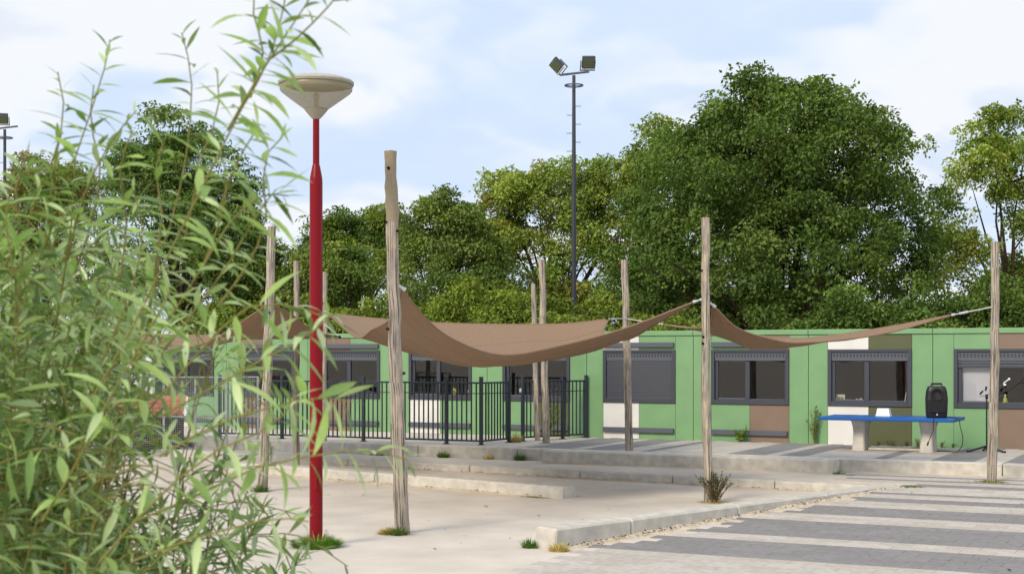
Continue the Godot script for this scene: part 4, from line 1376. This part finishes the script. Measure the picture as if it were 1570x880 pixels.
		tree("shrub", "broad mid green shrub " + q[3], Vector3(q[0], 0, q[1]), [[Vector3(0, q[2] * 0.5, 0), Vector3(2.1, q[2] * 0.5, 1.4)]], 60, 0.55, 24, mid, 0.05, 0.9, g2)
	for q in [[-4.2, -22.0, 4.2, "behind the trunk of the large oak"], [-0.6, -21.0, 4.2, "between the large oak and the airy tree"], [-9.6, -24.0, 4.4, "behind the low limbs of the large oak"], [3.0, -20.0, 4.4, "under the airy yellowing tree"], [6.5, -19.0, 4.4, "beyond the airy yellowing tree"]]:
		tree("shrub", "deep green shrub in the shade " + q[3], Vector3(q[0], 0, q[1]), [[Vector3(0, q[2] * 0.5, 0), Vector3(2.2, q[2] * 0.5, 1.4)]], 56, 0.6, 24, dark, 0.05, 1.0, g2)
	# a house glimpsed through the leaves
	var h := thing("house", "small tan house glimpsed under the large oak", "house", Vector3(-13.5, 0, -36.0), deg_to_rad(27.0))
	bx("wall", Vector3(-4, 0, -3), Vector3(4, 3.6, 3), M.house_wall, h)
	var st := st_new()
	for s in [-1.0, 1.0]:
		quad(st, Vector3(-4.3, 3.5, s * 3.4), Vector3(4.3, 3.5, s * 3.4), Vector3(4.3, 5.6, 0), Vector3(-4.3, 5.6, 0))
	tri(st, Vector3(-4, 3.55, -3), Vector3(-4, 3.55, 3), Vector3(-4, 5.45, 0))
	tri(st, Vector3(4, 3.55, -3), Vector3(4, 5.45, 0), Vector3(4, 3.55, 3))
	put("roof", done(st), M.roof, h)

# ------------------------------------------------------------------ enclosure on the sand
func enclosure() -> void:
	var t := thing("wire_enclosure", "galvanised wire mesh animal enclosure standing on the sand behind the willow", "enclosure", Vector3(-15.8, 0.0, 7.0))
	# front runs towards the platform
	var a := Vector3(0, 0, 0)
	var b := Vector3(3.7, 0, -2.4)
	var d := (b - a).normalized()
	var l := (b - a).length()
	var turn := Vector3(0, atan2(-d.z, d.x), 0)
	for i in 7:
		put("post", cbox(Vector3(0.05, 1.9, 0.05), 0.005), M.galvanised, t, a + d * l * i / 6.0 + Vector3(0, 0.95, 0), turn)
	for y in [0.1, 0.95, 1.88]:
		put("rail", cbox(Vector3(l, 0.035, 0.035), 0.005), M.galvanised, t, (a + b) * 0.5 + Vector3(0, y, 0.0), turn)
	var st := st_new()
	var bs := Basis(Vector3.UP, turn.y)
	var n := int(l / 0.05)
	for i in n:
		cbox_into(st, a + d * l * (i + 0.5) / n + Vector3(0, 0.99, 0) + bs * Vector3(0, 0, 0.02), Vector3(0.005, 1.78, 0.005), 0.001, bs)
	for i in 36:
		cbox_into(st, (a + b) * 0.5 + Vector3(0, 0.12 + i * 0.05, 0) + bs * Vector3(0, 0, 0.026), Vector3(l, 0.005, 0.005), 0.001, bs)
	put("wire_mesh", done(st), M.galvanised, t).set_meta("kind", "stuff")
	# small house with clay tiles inside
	var h := thing("animal_hutch", "small dark hutch with a wavy terracotta tiled roof inside the enclosure", "hutch", Vector3(-14.9, 0.0, 5.2), turn.y)
	bx("wall", Vector3(-0.75, 0, -0.5), Vector3(0.75, 0.95, 0.5), M.bark, h)
	bx("doorway", Vector3(-0.3, 0.05, 0.502), Vector3(0.1, 0.65, 0.51), M.black, h)
	var tile := st_new()
	tile.set_smooth_group(0)
	for i in 8:
		var x0 := -0.11 + i * 0.0275
		var x1 := x0 + 0.0275
		var y0 := 0.022 * sin(i / 8.0 * TAU)
		var y1 := 0.022 * sin((i + 1) / 8.0 * TAU)
		quad(tile, Vector3(x0, y0 + 0.02, -0.17), Vector3(x1, y1 + 0.02, -0.17), Vector3(x1, y1 + 0.035, 0.17), Vector3(x0, y0 + 0.035, 0.17))
		quad(tile, Vector3(x0, y0 + 0.035, 0.17), Vector3(x1, y1 + 0.035, 0.17), Vector3(x1, y1 + 0.01, 0.17), Vector3(x0, y0 + 0.01, 0.17))
	var tm := done(tile)
	var rf := put("roof", cbox(Vector3(1.7, 0.03, 0.95), 0.004), M.bark, h, Vector3(0, 1.16, 0.30), Vector3(0.55, 0, 0))
	for r in 3:
		for c in 8:
			put("tile", tm, M.clay, rf, Vector3(-0.77 + c * 0.22, 0.022 + 0.002 * c, -0.29 + r * 0.29), Vector3(-0.05, rng.randf_range(-0.02, 0.02), 0))
	bx("gable", Vector3(-0.72, 0.95, -0.48), Vector3(0.72, 1.10, 0.3), M.bark, h)
	# pale board fence farther along
	var f := thing("board_fence", "pale upright board fence behind the willow", "fence", Vector3(-20.5, 0, 6.2), turn.y * 0.6)
	for i in 26:
		bx("board", Vector3(i * 0.16, 0.02, 0), Vector3(i * 0.16 + 0.14, 1.75 + 0.03 * sin(i * 3.1), 0.025), M.pale_board, f, 0.004)
	for y in [0.35, 1.4]:
		bx("rail", Vector3(0, y, -0.05), Vector3(4.15, y + 0.08, -0.002), M.pale_board, f)
	for q in [[-9.4, 13.0, 0.22, "larger"], [-9.0, 13.35, 0.16, "smaller"]]:
		var bu := thing("toy_bucket", q[3] + " teal plastic sand bucket standing on the sand behind the willow", "bucket", Vector3(q[0], 0.0, q[1]), 0.0, "toy buckets on the sand")
		put("pail", lathe([Vector2(0, 0.002), Vector2(q[2] * 0.36, 0.0), Vector2(q[2] * 0.5, q[2]), Vector2(q[2] * 0.54, q[2] + 0.01), Vector2(q[2] * 0.48, q[2])], 20), M.teal, bu)

# ------------------------------------------------------------------ willow
const HEROES := [
	[0.075, [[0.278, 2.544, 0.3], [0.324, 2.68, 0.3], [0.339, 2.801, 0.3], [0.316, 2.892, 0.3], [0.324, 2.983, 0.3]]],
	[0.075, [[0.236, 2.567, 0.4], [0.265, 2.699, 0.4], [0.258, 2.787, 0.4], [0.287, 2.89, 0.4], [0.272, 2.993, 0.4]]],
	[0.08, [[0.529, 2.538, 0.4], [0.573, 2.67, 0.4], [0.588, 2.787, 0.4], [0.632, 2.89, 0.4], [0.632, 2.993, 0.4]]],
	[0.085, [[0.674, 2.65, 0.6], [0.715, 2.76, 0.6], [0.763, 2.843, 0.6]]],
	[0.085, [[0.752, 2.889, 0.65], [0.779, 2.983, 0.65], [0.759, 3.064, 0.65], [0.765, 3.146, 0.65]]],
	[0.085, [[0.801, 2.959, 0.7], [0.854, 2.999, 0.7], [0.921, 3.066, 0.7], [0.961, 3.119, 0.7]]],
	[0.08, [[0.44, 2.518, 0.5], [0.454, 2.646, 0.5], [0.44, 2.76, 0.5], [0.468, 2.845, 0.5]]],
	[0.08, [[0.633, 2.526, 0.6], [0.701, 2.636, 0.6], [0.77, 2.691, 0.6], [0.825, 2.691, 0.6]]],
	[0.08, [[0.184, 2.532, 0.5], [0.219, 2.632, 0.5], [0.212, 2.717, 0.5], [0.241, 2.802, 0.5]]],
	[0.08, [[0.511, 2.504, 0.5], [0.532, 2.66, 0.5], [0.518, 2.76, 0.5], [0.546, 2.845, 0.5]]],
	[0.085, [[0.218, 2.332, 0.3], [0.256, 2.451, 0.35], [0.294, 2.582, 0.4], [0.306, 2.685, 0.4], [0.312, 2.802, 0.4], [0.368, 2.964, 0.4], [0.39, 3.066, 0.4]]],
	[0.075, [[0.294, 2.567, 0.4], [0.346, 2.708, 0.45], [0.418, 2.816, 0.5], [0.475, 2.888, 0.5]]],
	[0.08, [[0.419, 2.394, 0.2], [0.475, 2.574, 0.3], [0.513, 2.695, 0.3], [0.543, 2.847, 0.3], [0.551, 2.998, 0.3], [0.528, 3.104, 0.3]]],
	[0.1, [[0.385, 2.223, 0.6], [0.481, 2.389, 0.6], [0.564, 2.554, 0.6], [0.671, 2.74, 0.65], [0.732, 2.862, 0.65], [0.779, 2.943, 0.65], [0.813, 3.037, 0.65], [0.833, 3.146, 0.65]]],
	[0.085, [[0.705, 2.821, 0.65], [0.768, 2.906, 0.7], [0.828, 2.999, 0.7], [0.881, 3.079, 0.7]]],
	[0.09, [[0.511, 2.333, 0.5], [0.621, 2.459, 0.55], [0.701, 2.554, 0.6], [0.756, 2.65, 0.6], [0.798, 2.705, 0.6]]],
	[0.09, [[0.564, 2.278, 0.6], [0.66, 2.389, 0.6], [0.752, 2.456, 0.65], [0.854, 2.454, 0.7], [0.921, 2.427, 0.7]]],
	[0.085, [[0.575, 2.228, 0.7], [0.695, 2.294, 0.7], [0.797, 2.347, 0.75], [0.875, 2.387, 0.75], [0.947, 2.437, 0.8]]],
	[0.09, [[0.6, 2.155, 0.8], [0.716, 2.219, 0.8], [0.818, 2.251, 0.8], [0.915, 2.272, 0.85], [0.978, 2.265, 0.85]]],
	[0.085, [[0.549, 2.026, 0.8], [0.677, 2.078, 0.8], [0.789, 2.133, 0.85], [0.91, 2.162, 0.9], [1.021, 2.174, 0.9], [1.096, 2.156, 0.9]]],
	[0.085, [[0.549, 1.949, 0.8], [0.651, 1.988, 0.8], [0.751, 2.019, 0.85], [0.848, 2.044, 0.9], [0.91, 2.038, 0.9]]],
	[0.09, [[0.336, 2.015, 0.7], [0.415, 2.148, 0.7], [0.496, 2.282, 0.75], [0.574, 2.413, 0.75], [0.614, 2.491, 0.75]]],
	[0.095, [[0.514, 1.964, 0.9], [0.625, 2.087, 0.9], [0.736, 2.174, 0.9], [0.848, 2.224, 0.9], [0.885, 2.286, 0.9]]],
	[0.085, [[0.226, 2.276, 0.5], [0.241, 2.418, 0.5], [0.226, 2.56, 0.5], [0.248, 2.674, 0.5], [0.269, 2.731, 0.5]]],
	[0.085, [[0.247, 2.416, 0.6], [0.247, 2.512, 0.6], [0.227, 2.622, 0.6], [0.233, 2.691, 0.6]]],
	[0.085, [[0.468, 2.333, 0.5], [0.596, 2.504, 0.5], [0.653, 2.632, 0.5], [0.674, 2.731, 0.5], [0.653, 2.816, 0.5]]],
	[0.085, [[0.397, 2.333, 0.5], [0.468, 2.504, 0.5], [0.489, 2.632, 0.5], [0.468, 2.717, 0.5]]],
	[0.08, [[0.674, 2.457, 0.6], [0.743, 2.554, 0.6], [0.777, 2.65, 0.6], [0.77, 2.76, 0.6], [0.811, 2.815, 0.6]]],
]
func willow_leaf_mesh(l: float, w: float, droop: float, twist: float) -> ArrayMesh:
	var st := st_new()
	willow_leaf_into(st, Transform3D.IDENTITY, l, w, droop, twist)
	return done(st)

# lanceolate leaf along +z, upper side +y
func willow_leaf_into(st: SurfaceTool, t: Transform3D, l: float, w: float, droop: float, twist: float) -> void:
	st.set_smooth_group(0)
	var ws := [0.10, 0.62, 1.0, 0.92, 0.55, 0.0]
	var row := []
	for i in 6:
		var f := i / 5.0
		var c := Vector3(0, -droop * l * f * f, l * f * (1.0 - 0.25 * droop * f))
		var a := twist * f
		var wi: float = ws[i]
		var s := Vector3(cos(a), sin(a), 0) * w * 0.5 * wi
		var lift := Vector3(0, w * 0.13 * wi, 0)
		row.append([t * (c - s + lift), t * c, t * (c + s + lift)])
	for i in 5:
		quad(st, row[i][0], row[i + 1][0], row[i + 1][1], row[i][1])
		quad(st, row[i][1], row[i + 1][1], row[i + 1][2], row[i][2])

func willow() -> void:
	var t := thing("willow_shrub", "tall leafy willow shrub with slender drooping leaves beside the viewpoint", "shrub", Vector3(5.93, 0, 29.46), deg_to_rad(27.0))
	# own axes: x to the lamp post side, z towards the viewpoint
	var r := RandomNumberGenerator.new()
	r.seed = 77
	var stems := []      # each: [points, radius at foot, leaf size, leaf spacing]
	# single shoots that stand out of the mass
	var heroes := HEROES
	for hh in heroes:
		var pts := []
		for p in hh[1]:
			pts.append(Vector3(p[0], p[1], p[2]))
		stems.append([pts, 0.0027, hh[0] * 1.12, 0.017])
	# the mass: shoots fanning out of several stools
	for i in 135:
		var bxp := Vector3(r.randf_range(-0.5, 0.30), 0.0, r.randf_range(-0.6, 0.6))
		var tipx := bxp.x * 0.8 + r.randf_range(-0.15, 0.5) + bxp.z * 0.1
		var h := r.randf_range(1.7, 2.80) - maxf(0.0, tipx - 0.2) * 0.75
		var tip := Vector3(tipx, h, bxp.z * 1.1 + r.randf_range(-0.25, 0.25))
		var mid := bxp.lerp(tip, 0.6) + Vector3(r.randf_range(-0.25, -0.02), 0.28, r.randf_range(-0.08, 0.08))
		var pts2 := []
		for k in 6:
			pts2.append(bxp.bezier_interpolate(bxp.lerp(mid, 0.8), mid.lerp(tip, 0.45), tip, k / 5.0))
		stems.append([pts2, 0.0030, r.randf_range(0.085, 0.12), 0.024])
		for j in 8:
			var f := r.randf_range(0.5, 0.97)
			var p0 := catmull(pts2, f)
			var dv := Vector3(r.randf_range(-0.55, 1.0), r.randf_range(-0.1, 0.8), r.randf_range(-0.6, 0.6)).normalized() * r.randf_range(0.12, 0.34)
			stems.append([[p0, p0 + dv * 0.5 + Vector3(0, 0.02, 0), p0 + dv + Vector3(0, -0.04, 0)], 0.0018, r.randf_range(0.07, 0.11), 0.0225])
	var bark := st_new()
	var leaves := []
	for s in stems:
		var pts3: Array = s[0]
		var l := 0.0
		for i in pts3.size() - 1:
			l += (pts3[i + 1] - pts3[i]).length()
		var n := maxi(6, int(l / 0.08))
		var cur := []
		var rad := []
		for i in n + 1:
			var f2 := float(i) / n
			cur.append(catmull(pts3, f2))
			rad.append(lerpf(s[1], 0.0014, pow(f2, 0.8)))
		tube_into(bark, cur, rad, 6)
		var m := int(l / s[3])
		var ang := r.randf() * TAU
		for i in m:
			var f3 := (i + 0.5) / m
			var p := catmull(pts3, f3)
			if p.y < 1.35:
				continue
			if s[3] > 0.02:
				if p.x > 0.38 and p.y > 2.10 and p.y < 2.34 and r.randf() < 0.8:
					continue
				if p.x > 0.15 and p.y > 1.95 and p.y < 2.12 and r.randf() < 0.6:
					continue
			var d := (catmull(pts3, minf(1.0, f3 + 0.02)) - catmull(pts3, maxf(0.0, f3 - 0.02))).normalized()
			if r.randf() < (0.06 if p.y > 2.1 else 0.28):
				continue
			ang += 2.4 + r.randf_range(-0.5, 0.5)
			var o1 := d.cross(Vector3(0.2, 0.3, 0.9)).normalized()
			var o2 := d.cross(o1)
			var out := (o1 * cos(ang) + o2 * sin(ang))
			var tipf := smoothstep(0.8, 1.0, f3)
			var dir := (d * lerpf(0.5, 1.4, tipf) + out + Vector3(0, -0.25, 0)).normalized()
			var up := (Vector3.UP * 0.8 + d * 0.5 + Vector3(r.randf_range(-0.5, 0.5), r.randf_range(-0.3, 0.3), r.randf_range(-0.5, 0.5)))
			var xx := up.cross(dir).normalized()
			var yy := dir.cross(xx).normalized()
			var ll: float = s[2] * r.randf_range(0.65, 1.25) * lerpf(1.0, 0.55, tipf)
			leaves.append([Transform3D(Basis(xx, yy, dir), p), ll])
	put("stems", done(bark, true), M.twig, t)
	# the biggest in view become parts of their own, the rest one mass
	var eye := Vector3(1.3, 2.35, 3.6)
	var order := range(leaves.size())
	var score := func(i: int) -> float:
		var p: Vector3 = leaves[i][0].origin - eye
		var dd := -p.z
		if dd < 0.5 or p.x / dd < -0.36 or absf(p.y / dd - 0.05) > 0.21:
			return 0.0
		return leaves[i][1] / dd
	var sc := []
	for i in leaves.size():
		sc.append(score.call(i))
	order.sort_custom(func(i, j): return sc[i] > sc[j])
	var shapes := []
	for k in 10:
		shapes.append(willow_leaf_mesh(0.1, 0.0155 + 0.0018 * (k % 3), 0.08 + 0.09 * (k % 5), (k % 4 - 1.5) * 0.45))
	var mass := []
	for k in order.size():
		var q: Array = leaves[order[k]]
		var tr: Transform3D = q[0]
		var f4: float = q[1] / 0.1
		var sm: Mesh = shapes[r.randi() % 10]
		if k < 290:
			var o := put("leaf", sm, M["willow_%d" % (r.randi() % 4)], t, tr.origin)
			o.basis = tr.basis.scaled_local(Vector3.ONE * f4)
		else:
			mass.append([tr, f4])
	var ml := st_new()
	var wc := [Color(0.31, 0.41, 0.15), Color(0.42, 0.53, 0.23), Color(0.16, 0.24, 0.08), Color(0.54, 0.63, 0.37)]
	for q in mass:
		var l5: float = q[1] * 0.1
		ml.set_color(wc[r.randi() % 4] * r.randf_range(0.75, 1.15))
		willow_leaf_into(ml, q[0], l5, l5 * r.randf_range(0.15, 0.19), r.randf_range(0.03, 0.35), r.randf_range(-0.8, 0.8))
	var mo := put("leaf_mass", done(ml), M.willow_mass, t)
	mo.set_meta("kind", "stuff")
	print("willow leaves ", leaves.size())

func _ready() -> void:
	rng.seed = 4
	camera_and_light()
	materials()
	var wm := mat("willow_mass", Color.WHITE, 0.42, 0.5)
	wm.vertex_color_use_as_albedo = true
	wm.backlight_enabled = true
	wm.backlight = Color(0.66, 0.80, 0.38)
	print("ground ", Time.get_ticks_msec())
	ground()
	building()
	kerbs()
	paving()
	print("trees ", Time.get_ticks_msec())
	trees()
	fences()
	poles()
	sails()
	lamp_post()
	floodlight(Vector3(-16.19, 0, -22.57), 14.25, "dark floodlight mast with two lamp heads rising between the trees")
	floodlight(Vector3(-46.9, 0, -20.4), 13.9, "far floodlight mast seen past the willow twigs", 1.0, [[-0.1, 0.0, 0.3]])
	table_things()
	sill_things()
	enclosure()
	small_plants()
	litter()
	print("willow ", Time.get_ticks_msec())
	willow()
	print("done ", Time.get_ticks_msec())
